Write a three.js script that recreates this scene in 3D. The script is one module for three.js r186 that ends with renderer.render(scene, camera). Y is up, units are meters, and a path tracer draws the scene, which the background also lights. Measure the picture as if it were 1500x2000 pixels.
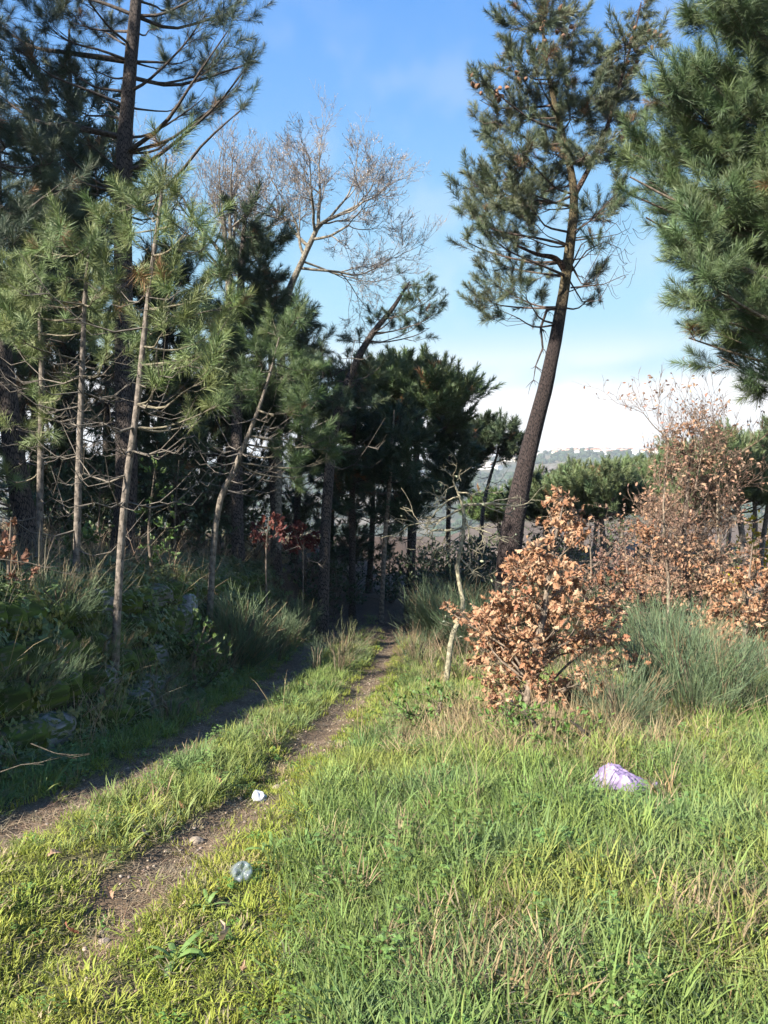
import * as THREE from 'three';
import { mergeGeometries } from 'three/addons/utils/BufferGeometryUtils.js';

// ---------- camera, sky, sun, exposure ----------
const V = THREE.Vector3, DEG = Math.PI / 180;
const scene = new THREE.Scene();
const FOV = 67.3;
const camera = new THREE.PerspectiveCamera(FOV, 0.75, 0.05, 9000);
const F = 1000 / Math.tan(FOV * DEG / 2), PITCH = -Math.atan(40 / F);
camera.position.set(0, 1.6, 0);
camera.rotation.x = PITCH;
const EXPOSURE = 3.0, SUN_UP = 33, SUN_HEADING = 50;
const renderer = new THREE.WebGLRenderer({ antialias: true });
renderer.toneMapping = THREE.LinearToneMapping;
renderer.toneMappingExposure = EXPOSURE;
renderer.shadowMap.enabled = true;

function mulberry(a) { return () => { a |= 0; a = a + 0x6D2B79F5 | 0; let t = Math.imul(a ^ a >>> 15, 1 | a); t = t + Math.imul(t ^ t >>> 7, 61 | t) ^ t; return ((t ^ t >>> 14) >>> 0) / 4294967296; }; }
let R = mulberry(7);
const seed = n => { R = mulberry(n * 7919 + 13); };
const rr = (a, b) => a + (b - a) * R();
const pick = a => a[Math.floor(R() * a.length)];
const clamp = (x, a, b) => Math.min(b, Math.max(a, x));
const smooth = (a, b, x) => { const t = clamp((x - a) / (b - a), 0, 1); return t * t * (3 - 2 * t); };
const mixc = (a, b, t) => [a[0] + (b[0] - a[0]) * t, a[1] + (b[1] - a[1]) * t, a[2] + (b[2] - a[2]) * t];
const hash2 = (i, j) => { let h = Math.imul(i, 374761393) + Math.imul(j, 668265263) | 0; h = Math.imul(h ^ h >>> 13, 1274126177); return ((h ^ h >>> 16) >>> 0) / 4294967296; };
function vnoise(x, y) { const i = Math.floor(x), j = Math.floor(y), fx = x - i, fy = y - j, u = fx * fx * (3 - 2 * fx), v = fy * fy * (3 - 2 * fy); return (hash2(i, j) * (1 - u) + hash2(i + 1, j) * u) * (1 - v) + (hash2(i, j + 1) * (1 - u) + hash2(i + 1, j + 1) * u) * v; }
const fbm = (x, y, o = 4) => { let s = 0, a = 0.5, n = 0; for (let k = 0; k < o; k++) { s += a * vnoise(x, y); n += a; x = x * 2.03 + 17.1; y = y * 2.03 + 5.7; a *= 0.5; } return s / n; };

function makeSky() {
  const w = 1024, h = 512, data = new Float32Array(w * h * 4);
  const stops = [[-90, .5, .55, .6], [-0.5, .62, .68, .74], [0, 1.08, 1.1, 1.13], [4, .95, 1.04, 1.12], [9, .58, .87, 1.03], [13.5, .46, .8, 1.03], [20.5, .31, .64, 1.0], [26, .22, .52, 1.0], [32.6, .15, .42, .98], [60, .08, .25, .76], [90, .06, .2, .66]];
  for (let j = 0; j < h; j++) {
    const el = ((j + .5) / h - .5) * 180;
    let k = 0; while (k < stops.length - 2 && el > stops[k + 1][0]) k++;
    const a = stops[k], b = stops[k + 1], t = clamp((el - a[0]) / (b[0] - a[0]), 0, 1);
    for (let i = 0; i < w; i++) {
      let c = [a[1] + (b[1] - a[1]) * t, a[2] + (b[2] - a[2]) * t, a[3] + (b[3] - a[3]) * t];
      const az = (i + .5) / w;                       // cloud noise wraps round the horizon
      const ang = az * Math.PI * 2, nx = Math.cos(ang) * 3.2 + 11, nz = Math.sin(ang) * 3.2 + 4;
      const n = fbm(nx * 1.3 + el * .05, nz * 1.3 + el * .33, 5);
      const band = smooth(-1, 2, el) * (1 - smooth(6.5, 12.5, el));
      const cl = band * smooth(.30, .62, n + .12 * (1 - el / 12));
      const wisp = smooth(9, 14, el) * (1 - smooth(22, 40, el)) * smooth(.5, .8, fbm(nx * 5 + el * .02, nz * 5 + el * .3 + 9, 5)) * .16;
      c = mixc(c, [1.15, 1.15, 1.15], Math.max(cl, wisp));
      const o = (j * w + i) * 4; data[o] = c[0] / EXPOSURE; data[o + 1] = c[1] / EXPOSURE; data[o + 2] = c[2] / EXPOSURE; data[o + 3] = 1;
    }
  }
  const t = new THREE.DataTexture(data, w, h, THREE.RGBAFormat, THREE.FloatType);
  t.mapping = THREE.EquirectangularReflectionMapping; t.magFilter = THREE.LinearFilter; t.minFilter = THREE.LinearFilter; t.needsUpdate = true;
  return t;
}
const skyTex = makeSky();
scene.background = skyTex; scene.environment = skyTex;
const sun = new THREE.DirectionalLight(new THREE.Color(1, .93, .81), 5);
sun.position.set(-Math.sin(SUN_HEADING * DEG) * Math.cos(SUN_UP * DEG), Math.sin(SUN_UP * DEG), Math.cos(SUN_HEADING * DEG) * Math.cos(SUN_UP * DEG)).multiplyScalar(60);
sun.castShadow = true; sun.shadow.mapSize.set(4096, 4096);
Object.assign(sun.shadow.camera, { left: -40, right: 40, top: 40, bottom: -40, near: 1, far: 160 });
sun.name = 'sun'; scene.add(sun, sun.target);
scene.fog = new THREE.FogExp2(new THREE.Color(.8, .88, .97), 0.0002);

// ---------- helpers ----------
const AX = new V(1, 0, 0), UP = new V(0, 1, 0);
const used = {};
const numbered = n => { const k = used[n] = (used[n] ?? -1) + 1; return k ? `${n}_${String(k).padStart(3, '0')}` : n; };
const spot = (px, py, d) => new V((px - 750) / F * d, (1000 - py) / F * d, -d).applyAxisAngle(AX, PITCH).add(camera.position);
function thing(name, label, category, at, group) {
  const o = new THREE.Group(); o.name = numbered(name); scene.add(o); o.position.copy(at);
  o.userData = { label, category }; if (group) o.userData.group = group; return o;
}
function tag(o, label, category, group, kind) { Object.assign(o.userData, { label, category }); if (group) o.userData.group = group; if (kind) o.userData.kind = kind; return o; }
const shade = m => { m.castShadow = m.receiveShadow = true; return m; };
function part(name, geo, mat, parent) { const m = shade(new THREE.Mesh(geo, mat)); m.name = name; parent.add(m); return m; }
class Geo {                                          // collects tubes and faces in world metres, relative to an origin
  constructor(o) { this.o = o || new V(); this.p = []; this.nn = []; this.uv = []; this.c = []; this.i = []; this.n = 0; }
  tube(pts, rad, sides, col, wob = 0) {
    const b = this.n, m = pts.length, T = new V(), N = new V(), B = new V(), o = this.o; let len = 0;
    const k = Math.max(1, Math.round(2 * Math.PI * rad[0] / .4));
    for (let i = 0; i < m; i++) {
      T.subVectors(pts[Math.min(m - 1, i + 1)], pts[Math.max(0, i - 1)]).normalize();
      if (i === 0) N.set(Math.abs(T.y) > .9 ? 1 : 0, Math.abs(T.y) > .9 ? 0 : 1, 0.13);
      else len += pts[i].distanceTo(pts[i - 1]);
      N.addScaledVector(T, -N.dot(T)).normalize(); B.crossVectors(T, N);
      const cc = typeof col === 'function' ? col(i / (m - 1), pts[i]) : col;
      for (let j = 0; j <= sides; j++) {
        const a = (j % sides) / sides * Math.PI * 2, ca = Math.cos(a), sa = Math.sin(a), r = rad[i] * (wob ? 1 + wob * (vnoise(ca * 2.3 + 9 + i * .37, sa * 2.3 + 4 + i * .61) - .5) : 1);
        const nx = N.x * ca + B.x * sa, ny = N.y * ca + B.y * sa, nz = N.z * ca + B.z * sa;
        this.p.push(pts[i].x + nx * r - o.x, pts[i].y + ny * r - o.y, pts[i].z + nz * r - o.z); this.nn.push(nx, ny, nz);
        this.uv.push(j / sides * k, len / .4); this.c.push(cc[0], cc[1], cc[2]);
        if (i && j) { const q = b + i * (sides + 1) + j, s = q - sides - 1; this.i.push(s - 1, s, q - 1, s, q, q - 1); }
      }
    }
    this.n += m * (sides + 1); return this;
  }
  build() {
    const g = new THREE.BufferGeometry();
    g.setAttribute('position', new THREE.Float32BufferAttribute(this.p, 3)); g.setAttribute('normal', new THREE.Float32BufferAttribute(this.nn, 3));
    g.setAttribute('uv', new THREE.Float32BufferAttribute(this.uv, 2)); g.setAttribute('color', new THREE.Float32BufferAttribute(this.c, 3));
    g.setIndex(this.i); return g;
  }
  mesh(name, mat, parent) { return part(name, this.build(), mat, parent); }
}
function flat(pos, uv) { const g = new THREE.BufferGeometry(); g.setAttribute('position', new THREE.Float32BufferAttribute(pos, 3)); if (uv) g.setAttribute('uv', new THREE.Float32BufferAttribute(uv, 2)); return g; }
const M4 = new THREE.Matrix4(), Q = new THREE.Quaternion(), Q2 = new THREE.Quaternion(), S3 = new V(), C3 = new THREE.Color();
function placed(p, dir, spin, s, o) {                // matrix that turns +Y to dir
  Q.setFromUnitVectors(UP, dir); Q2.setFromAxisAngle(UP, spin); Q.multiply(Q2);
  if (typeof s === 'number') S3.set(s, s, s); else S3.copy(s);
  return new THREE.Matrix4().compose(o ? p.clone().sub(o) : p, Q, S3);
}
function scatter(name, geo, mat, list, parent) {     // list of [matrix, colour]
  const m = shade(new THREE.InstancedMesh(geo, mat, list.length)); m.name = name; m.userData.kind = 'stuff';
  list.forEach(([x, c], i) => { m.setMatrixAt(i, x); m.setColorAt(i, C3.setRGB(c[0], c[1], c[2])); });
  parent.add(m); return m;
}
const vary = (c, a = .25, h = .12) => { const k = 1 + rr(-a, a); return [c[0] * k * (1 + rr(-h, h)), c[1] * k, c[2] * k * (1 + rr(-h, h))]; };
const rdir = () => { const y = rr(-1, 1), a = rr(0, 6.2832), s = Math.sqrt(1 - y * y); return new V(s * Math.cos(a), y, s * Math.sin(a)); };
const inball = () => rdir().multiplyScalar(Math.cbrt(R()));

// ---------- textures and materials ----------
function tex(n, fn, srgb) {
  const d = new Uint8Array(n * n * 4);
  for (let j = 0; j < n; j++) for (let i = 0; i < n; i++) { const c = fn(i / n, j / n), o = (j * n + i) * 4; for (let k = 0; k < 3; k++) d[o + k] = clamp((Array.isArray(c) ? c[k] : c) * 255, 0, 255); d[o + 3] = 255; }
  const t = new THREE.DataTexture(d, n, n); t.wrapS = t.wrapT = THREE.RepeatWrapping; t.magFilter = THREE.LinearFilter; t.minFilter = THREE.LinearMipmapLinearFilter; t.generateMipmaps = true; if (srgb) t.colorSpace = THREE.SRGBColorSpace; t.needsUpdate = true; return t;
}
function worley(u, v, nx, ny, s) {
  const x = u * nx, y = v * ny, i = Math.floor(x), j = Math.floor(y); let a = 9, b = 9, id = 0;
  for (let q = -1; q <= 1; q++) for (let p = -1; p <= 1; p++) { const ci = ((i + p) % nx + nx) % nx, cj = ((j + q) % ny + ny) % ny, dx = i + p + hash2(ci + s, cj) - x, dy = j + q + hash2(ci, cj + s + 50) - y, d = Math.hypot(dx, dy); if (d < a) { b = a; a = d; id = hash2(ci * 3 + s, cj * 7); } else if (d < b) b = d; }
  return [a, b - a, id];
}
const tnoise = (u, v, n, s) => { const x = u * n, y = v * n, i = Math.floor(x), j = Math.floor(y), fx = x - i, fy = y - j, a = fx * fx * (3 - 2 * fx), b = fy * fy * (3 - 2 * fy), h = (p, q) => hash2((p % n + n) % n + s * 131, (q % n + n) % n + s * 57); return (h(i, j) * (1 - a) + h(i + 1, j) * a) * (1 - b) + (h(i, j + 1) * (1 - a) + h(i + 1, j + 1) * a) * b; };
const tfbm = (u, v, n, s) => .5 * tnoise(u, v, n, s) + .28 * tnoise(u, v, n * 2, s + 1) + .14 * tnoise(u, v, n * 4, s + 2) + .08 * tnoise(u, v, n * 8, s + 3);
const barkV = (u, v) => { const w = .035 * (tnoise(u, v, 6, 3) - .5), [, e, id] = worley(u + w, v + w * .5, 13, 6, 5), [, e2] = worley(u, v, 30, 17, 11); return smooth(.02, .32, e) * (.62 + .28 * id) * (.8 + .2 * smooth(0, .3, e2)) + .12 * tfbm(u, v, 24, 9); };
const barkMap = tex(512, (u, v) => .08 + 1.05 * barkV(u, v) ** 1.2), barkBump = tex(512, (u, v) => barkV(u, v));
const smoothV = (u, v) => .1 + .35 * tfbm(u, v, 16, 21) + .5 * smooth(.42, .62, tfbm(u, v, 9, 31)) + .25 * smooth(.55, .7, tfbm(u, v, 30, 37)) - .3 * smooth(.6, .7, tnoise(u * .25, v, 24, 77));
const thinMap = tex(256, (u, v) => .25 + .75 * smoothV(u, v));
const bark = new THREE.MeshStandardMaterial({ map: barkMap, bumpMap: barkBump, bumpScale: .05, roughness: .95, vertexColors: true });
const thinBark = new THREE.MeshStandardMaterial({ map: thinMap, bumpMap: thinMap, bumpScale: .004, roughness: .95, vertexColors: true });
const leafMat = (rough, t) => new THREE.MeshPhysicalMaterial({ color: 0xffffff, roughness: rough, transmission: t, thickness: 0, side: THREE.DoubleSide });
const needleMat = new THREE.MeshStandardMaterial({ color: 0xffffff, roughness: .55, side: THREE.DoubleSide });
const grassMat = leafMat(.75, .3), dryMat = leafMat(.9, .25), greenLeafMat = leafMat(.6, .3), stemMat = new THREE.MeshStandardMaterial({ roughness: .75, side: THREE.DoubleSide });

// ---------- ground ----------
const lerpTable = (t, d) => { if (d <= t[0][0]) { const [a, b] = t; return a[1] + (b[1] - a[1]) * (d - a[0]) / (b[0] - a[0]); } let k = 0; while (k < t.length - 2 && d > t[k + 1][0]) k++; const a = t[k], b = t[k + 1]; return a[1] + (b[1] - a[1]) * Math.min(1, (d - a[0]) / (b[0] - a[0])); };
const RUT_R = [[0, -1.75], [2, -1.27], [2.7, -1.1], [3.34, -.94], [4, -.76], [5.5, -.52], [7.1, -.28], [9.2, -.06], [12.8, .13], [17.5, .1], [30, 1.2]];
const RUT_L = [[0, -2.8], [2.5, -2.2], [3.64, -1.84], [4.22, -1.68], [4.87, -1.49], [5.83, -1.3], [8.4, -1.06], [12, -.88], [17.5, -.75], [30, .3]];
const xR = d => lerpTable(RUT_R, d), xL = d => lerpTable(RUT_L, d);
const bankS = (x, d) => xL(d) - .62 - .12 * (vnoise(d * 1.7, 3) - .5) - x;   // metres into the bank from its foot
function ridge(az) { return 74 + 36 * Math.exp(-(((az - 15 * DEG) / (9 * DEG)) ** 2)) + 26 * (fbm(Math.cos(az) * 5 + 20, Math.sin(az) * 5 + 20, 4) - .5); }
function H(x, z) {
  const d = -z, r = Math.hypot(x, z);
  let y = -.08 * (clamp(d, 3.2, 17.2) - 3.2);
  y += .05 * (fbm(x * .9, z * .9, 3) - .5) + .03 * (vnoise(x * 4.1, z * 4.1) - .5);
  const s = bankS(x, d), on = 1 - smooth(24, 32, d);
  y += on * (.98 * smooth(0, .62, s) + .22 * smooth(.3, 1.6, s) + .12 * (fbm(x * 2.2, z * 2.2, 3) - .5) * smooth(.05, .5, s));
  y += on * .05 * Math.max(0, Math.min(s, 12) - 1.5);
  if (r < 40) y += -.055 * Math.exp(-(((x - xR(d)) / .17) ** 2)) - .055 * Math.exp(-(((x - xL(d)) / .17) ** 2)) + .03 * Math.exp(-(((x - (xR(d) + xL(d)) / 2) / .25) ** 2));
  y += .12 * smooth(.6, 1.6, x - xR(d)) * (1 - smooth(5.5, 8, d));
  const rim = 30 + 40 * smooth(4 * DEG, 11 * DEG, Math.atan2(x, -z));
  if (r > rim) {
    const az = Math.atan2(x, -z), rg = ridge(az), hill = 14 * (fbm(x / 170 + 40, z / 170 + 9, 4) - .5);
    const f = r < 350 ? -46 * smooth(rim - 15, 350, r) : r < 750 ? -46 : -46 + (rg + 46) * smooth(700, 2150, r);
    const w = smooth(rim, rim * 2, r); y = y * (1 - w) + (f + hill * smooth(90, 300, r)) * w;
    if (r > 2250) y -= (r - 2250) * .05;
  }
  return y;
}
const onG = (px, d, up = 0) => { const v = spot(px, 960, d); v.y = H(v.x, v.z) + up; return v; };
const rutCore = (x, d) => { const w = .15 + .12 * vnoise(d * 2.1, x * 2 + 8); return Math.max(1 - smooth(w * .7, w * 1.5, Math.abs(x - xR(d))), 1 - smooth(w * .7, w * 1.5, Math.abs(x - xL(d)))); };
// bare soil: patches worn into the two ruts
function bareAmt(x, d) {
  const n = fbm(x * 4.2 + 3, d * 4.2 + 8, 4) - .5, e = Math.abs(x - xR(d)), el = Math.abs(x - xL(d));
  const right = Math.max((1 - smooth(.09, .25, e)) * Math.exp(-(((d - 3.55) / .75) ** 4)) * 1.1, (1 - smooth(.04, .19, Math.hypot(x + 1.03, (d - 2.72) * .8))) * .95, (1 - smooth(.05, .22, e)) * smooth(4.3, 5.6, d) * .85, (1 - smooth(.03, .12, Math.hypot(x + .9, d - 2.42))) * .6);
  return smooth(.28, .62, Math.max(right, (1 - smooth(.12, .3, el)) * .95) + n * .95);
}
function groundColor(x, z) {
  const d = -z, r = Math.hypot(x, z), n = fbm(x * 1.6 + 3, z * 1.6 + 8, 4), n2 = fbm(x * 7, z * 7, 3);
  let c;
  if (r < 70) {
    c = mixc([.055, .06, .02], [.085, .075, .035], n);
    const onPath = smooth(.55, .1, Math.max(xL(d) - x, x - xR(d)));
    c = mixc(c, mixc([.085, .09, .02], [.12, .105, .035], n2), onPath * .9);
    c = mixc(c, mixc([.115, .075, .046], [.22, .152, .09], n2), bareAmt(x, d));
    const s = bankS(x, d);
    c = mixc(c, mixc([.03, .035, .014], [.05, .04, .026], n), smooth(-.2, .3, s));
    c = mixc(c, mixc([.075, .048, .03], [.11, .06, .035], n2), smooth(10.5, 13.5, d + (n - .5) * 3) * (1 - smooth(.5, 2.5, x - xR(d))));
    c = mixc(c, mixc([.15, .11, .085], [.2, .15, .115], n2), smooth(16, 24, d) * smooth(1, 3, x));
  }
  if (r > 55) {
    const p = fbm(x / 70 + 3, z / 70 + 1, 4), q = vnoise(x / 45, z / 45);
    let f = p > .5 ? mixc([.035, .05, .025], [.05, .065, .03], q) : mixc([.11, .1, .055], [.17, .14, .09], q);
    f = mixc(f, [.2, .165, .12], smooth(.6, .75, vnoise(x / 110 + 9, z / 80)));
    const w = smooth(55, 90, r); c = c ? mixc(c, f, w) : f;
  }
  return c;
}
const grain = tex(512, (u, v) => { const a = tfbm(u, v, 24, 41), b = worley(u, v, 60, 60, 3); return clamp(.45 + .6 * a + .2 * (b[2] - .5) - .2 * smooth(.2, 0, b[1]), 0, 1); });
{
  const angs = []; for (let a = -180; a < 180;) { angs.push(a * DEG); a += (a >= -52 && a < 52) ? .36 : 4; }
  const rad = [.02]; for (let r = .35; r < 34; r *= 1.0165) rad.push(r); for (let r = 34; r < 2700; r *= 1.034) rad.push(r);
  const na = angs.length, p = [], uv = [], col = [], idx = [];
  rad.forEach((r, i) => angs.forEach((a, j) => {
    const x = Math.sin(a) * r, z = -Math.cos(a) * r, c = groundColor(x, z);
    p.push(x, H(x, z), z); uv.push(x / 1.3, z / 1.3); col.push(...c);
    if (i) { const j2 = (j + 1) % na, A = (i - 1) * na + j, B = (i - 1) * na + j2, C = i * na + j, D = i * na + j2; idx.push(A, B, C, B, D, C); }
  }));
  const g = new THREE.BufferGeometry();
  g.setAttribute('position', new THREE.Float32BufferAttribute(p, 3)); g.setAttribute('uv', new THREE.Float32BufferAttribute(uv, 2)); g.setAttribute('color', new THREE.Float32BufferAttribute(col, 3));
  g.setIndex(idx); g.computeVertexNormals();
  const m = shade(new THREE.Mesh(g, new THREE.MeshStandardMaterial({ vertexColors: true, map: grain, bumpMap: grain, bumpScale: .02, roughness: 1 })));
  m.name = 'ground'; m.userData.kind = 'structure'; scene.add(m);
}

// ---------- foliage pieces ----------
function shootGeo(s, len, n, nl, w, open) {          // a pine shoot: needles round an axis along +Y
  seed(s); const P = [];
  for (let k = 0; k < n; k++) {
    const t = Math.pow(R(), .8), y = len * t, a = rr(0, 6.283), th = (open * (1.15 - .75 * t) + rr(-12, 12)) * DEG, l = nl * rr(.55, 1.12) * (1 - .15 * t), bx = rr(-.16, .16) * l, bz = rr(-.16, .16) * l;
    const dx = Math.sin(th) * Math.cos(a), dy = Math.cos(th), dz = Math.sin(th) * Math.sin(a), q = rr(0, 6.28);
    let sx = Math.cos(q), sz = Math.sin(q), sy = 0; const dd = sx * dx + sz * dz; sx -= dd * dx; sy -= dd * dy; sz -= dd * dz; const m = w / 2 / Math.hypot(sx, sy, sz);
    const mx = dx * l * .55, my = y + dy * l * .55 , mz = dz * l * .55, ex = dx * l * .98 + bx, ey = y + dy * l * .95 - l * .1 * Math.sin(th), ez = dz * l * .98 + bz;
    const b0 = [-sx * m, y - sy * m, -sz * m], b1 = [sx * m, y + sy * m, sz * m], m0 = [mx - sx * m, my - sy * m, mz - sz * m], m1 = [mx + sx * m, my + sy * m, mz + sz * m], e = [ex, ey, ez];
    P.push(...b0, ...b1, ...m1, ...b0, ...m1, ...m0, ...m0, ...m1, ...e);
  }
  return flat(P);
}
const SHOOT = { long: [shootGeo(1, .16, 130, .18, .0028, 72), shootGeo(2, .22, 150, .17, .0028, 64), shootGeo(3, .11, 105, .18, .0028, 78), shootGeo(9, .28, 140, .15, .0028, 58)],
  mid: [shootGeo(4, .2, 110, .15, .004, 62), shootGeo(5, .14, 95, .15, .004, 70), shootGeo(6, .27, 120, .14, .004, 56)],
  far: [shootGeo(7, .34, 84, .17, .0085, 50), shootGeo(8, .26, 76, .17, .0085, 58), shootGeo(10, .2, 70, .18, .0085, 66)] };
function leafGeo(s, L, W, lobes, curl, fold) {       // a leaf from the stalk at 0 along +Y, with lobed edges, fold and curl
  seed(s); const n = lobes ? 8 : 5, P = [], rows = [];
  for (let i = 0; i <= n; i++) {
    const t = i / n; let w = W * Math.sin(Math.PI * Math.pow(t, .8)) * (lobes ? (i % 2 ? 1.15 : .62) : 1); if (i === 0) w = W * .05; if (i === n) w = W * (lobes ? .12 : .0);
    const b = curl * t * t, y = L * t * (1 - .25 * b * b), z = L * b * .5 * t;
    rows.push([[-w * Math.cos(fold), y + (lobes && i % 2 ? .05 * L : 0), z + w * Math.sin(fold) + rr(-.04, .04) * L], [0, y, z], [w * Math.cos(fold), y + (lobes && i % 2 ? .05 * L : 0), z + w * Math.sin(fold) + rr(-.04, .04) * L]]);
  }
  for (let i = 0; i < n; i++) for (let k = 0; k < 2; k++) { const a = rows[i][k], b = rows[i][k + 1], c = rows[i + 1][k], d = rows[i + 1][k + 1]; P.push(...a, ...b, ...c, ...b, ...d, ...c); }
  return flat(P);
}
const OAK = [leafGeo(11, .105, .03, 1, .7, .35), leafGeo(12, .09, .027, 1, 1.3, .6), leafGeo(13, .1, .032, 1, -.8, .25), leafGeo(14, .085, .025, 1, 1.8, .8)];
const OVAL = [leafGeo(15, .05, .012, 0, .4, .3), leafGeo(16, .06, .014, 0, .8, .2)];
function spray(s, L, n, w, open) {                   // thin green stems fanning from one point (broom, dead stalks)
  seed(s); const P = [];
  const strip = (a, b, c, w0, w1) => { const q = rr(0, 3.14), sx = Math.cos(q), sz = Math.sin(q); const e = (p, k) => [p[0] - sx * k, p[1], p[2] - sz * k, p[0] + sx * k, p[1], p[2] + sz * k]; const A = e(a, w0), B = e(b, (w0 + w1) / 2), C = e(c, w1);
    for (const [p, r] of [[A, B], [B, C]]) P.push(p[0], p[1], p[2], p[3], p[4], p[5], r[0], r[1], r[2], p[3], p[4], p[5], r[3], r[4], r[5], r[0], r[1], r[2]); };
  for (let k = 0; k < n; k++) {
    const a = rr(0, 6.283), th = open * Math.sqrt(R()) * DEG, l = L * rr(.6, 1), x = Math.sin(th) * Math.cos(a), z = Math.sin(th) * Math.sin(a), y = Math.cos(th);
    const t0 = rr(0, .35) * l, A = [x * t0 * .6, y * t0, z * t0 * .6], B = [x * l * .55 * .85, y * l * .55, z * l * .55 * .85], C = [x * l, y * l * .97, z * l];
    strip(A, B, C, w, w * .5);
    for (let j = 0; j < 3; j++) { const t = rr(.35, .9), p = [x * l * t * (.85 + .15 * t), y * l * t, z * l * t * (.85 + .15 * t)], b = rr(0, 6.283), m = L * rr(.12, .3), q = [p[0] + Math.cos(b) * m * .22, p[1] + m * .55, p[2] + Math.sin(b) * m * .22], e = [p[0] + Math.cos(b) * m * .34, p[1] + m, p[2] + Math.sin(b) * m * .34]; strip(p, q, e, w * .7, w * .35); }
  }
  return flat(P);
}
const BROOM = [spray(21, .6, 7, .0034, 22), spray(22, .7, 7, .0036, 34), spray(24, .5, 6, .003, 44)], BROOMF = [spray(23, .6, 11, .004, 30)];

// ---------- trees ----------
function crownPlant(T, o) {
  // o.trunk: [point, radius] list; o.clumps: [centre, radius, count]; limbs run from the trunk to each clump and end in twigs that carry foliage
  const O = T.position, curve = new THREE.CatmullRomCurve3(o.trunk.map(t => t[0])), ns = o.segs || 26, tp = [], tr = [];
  for (let i = 0; i <= ns; i++) { const t = i / ns, q = t * (o.trunk.length - 1), k = Math.min(o.trunk.length - 2, Math.floor(q)), f = q - k; tp.push(curve.getPoint(t)); tr.push(o.trunk[k][1] * (1 - f) + o.trunk[k + 1][1] * f); }
  if (o.flare !== 0) { tr[0] *= 1.35; tr[1] *= 1.1; }
  if (!o.noTrunk) new Geo(O).tube(tp, tr, o.sides || 12, o.barkColor || [.3, .24, .2], o.wob ?? .16).mesh('trunk', o.thin ? thinBark : bark, T);
  const lists = o.pieces.map(() => []), limbC = o.limbColor || [.2, .15, .12], rise = o.rise ?? .35, sag = o.sag ?? -.08;
  for (const [c, rad, n, opt = {}] of o.clumps) {
    let best = 0, bc = 1e9; const rs = opt.rise ?? rise;
    for (let i = Math.floor(ns * (o.low ?? .2)); i <= ns; i++) { const hd = Math.hypot(c.x - tp[i].x, c.z - tp[i].z), e = Math.abs(c.y - tp[i].y - rs * hd) + .15 * hd; if (e < bc) { bc = e; best = i; } }
    const A = tp[best], D = new V().subVectors(c, A), L = D.length() || .1, side = new V(rr(-1, 1), rr(-.3, .3), rr(-1, 1)).multiplyScalar(L * .1);
    const m1 = A.clone().addScaledVector(D, .35).add(side).addScaledVector(UP, L * sag), m2 = A.clone().addScaledVector(D, .72).addScaledVector(side, -.5).addScaledVector(UP, L * sag * .8);
    const lc = new THREE.CatmullRomCurve3([A, m1, m2, c]), lp = lc.getPoints(8), r0 = Math.min(tr[best] * .62, (o.limbR || .011) * (.6 + L)), G = new Geo(O);
    G.tube(lp, lp.map((_, i) => r0 * (1 - .8 * i / 8)), 5, limbC, .2);
    const tw = Math.max(1, Math.round(n / (o.perTwig || 3)));
    for (let k = 0; k < tw; k++) {
      const b = lc.getPoint(rr(.5, 1)), e = inball(); e.multiply(o.squash || S3.set(1, .8, 1)).multiplyScalar(rad).add(c);
      const mid = b.clone().lerp(e, .5).add(inball().multiplyScalar(rad * .15)), tl = b.distanceTo(e); mid.y -= tl * (o.twigSag ?? .08);
      const tpnt = [b, mid, e]; G.tube(tpnt, [o.twigR || .007, (o.twigR || .007) * .7, (o.twigR || .007) * .5], 3, limbC);
      const out = e.clone().sub(c).normalize(), dir0 = e.clone().sub(mid).normalize();
      for (let q = 0; q < (o.perTwig || 3); q++) {
        const t = q === 0 ? 1 : rr(.35, 1), p = t > .5 ? mid.clone().lerp(e, t * 2 - 1) : b.clone().lerp(mid, t * 2);
        const dir = dir0.clone().multiplyScalar(.7).addScaledVector(out, .35).addScaledVector(UP, o.lift ?? .45).add(rdir().multiplyScalar(o.jit ?? .4)).normalize();
        const which = Math.floor(R() * o.pieces.length);
        lists[which].push([placed(p, dir, rr(0, 6.28), (o.size || 1) * rr(.6, 1.25), O), o.tint(p)]);
      }
    }
    if (L > .12) G.mesh(o.limbName || 'limb', thinBark, T);
  }
  const asParts = o.asParts || 0;
  if (asParts) {                                      // the foliage that shows largest: pieces of their own
    const all = []; lists.forEach((l, w) => l.forEach(x => all.push([w, x]))); const P = new V();
    all.forEach(a => { P.setFromMatrixPosition(a[1][0]).add(O); a[2] = P.distanceTo(camera.position); }); all.sort((a, b) => a[2] - b[2]);
    const take = all.slice(0, asParts), rest = all.slice(asParts); lists.forEach(l => l.length = 0); rest.forEach(a => lists[a[0]].push(a[1]));
    for (const [w, [m, c]] of take) { let bi = 0, bd = 9; o.partMats.forEach((pm, i) => { const e = Math.abs(pm.color.r - c[0]) + Math.abs(pm.color.g - c[1]) * .5; if (e < bd) { bd = e; bi = i; } }); const x = part('leaf', o.pieces[w], o.partMats[bi], T); m.decompose(x.position, x.quaternion, x.scale); }
  }
  lists.forEach((l, w) => { if (l.length) scatter(o.foliage || 'needles', o.pieces[w], o.mat || needleMat, l, T); });
  return { tp, tr };
}
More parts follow.
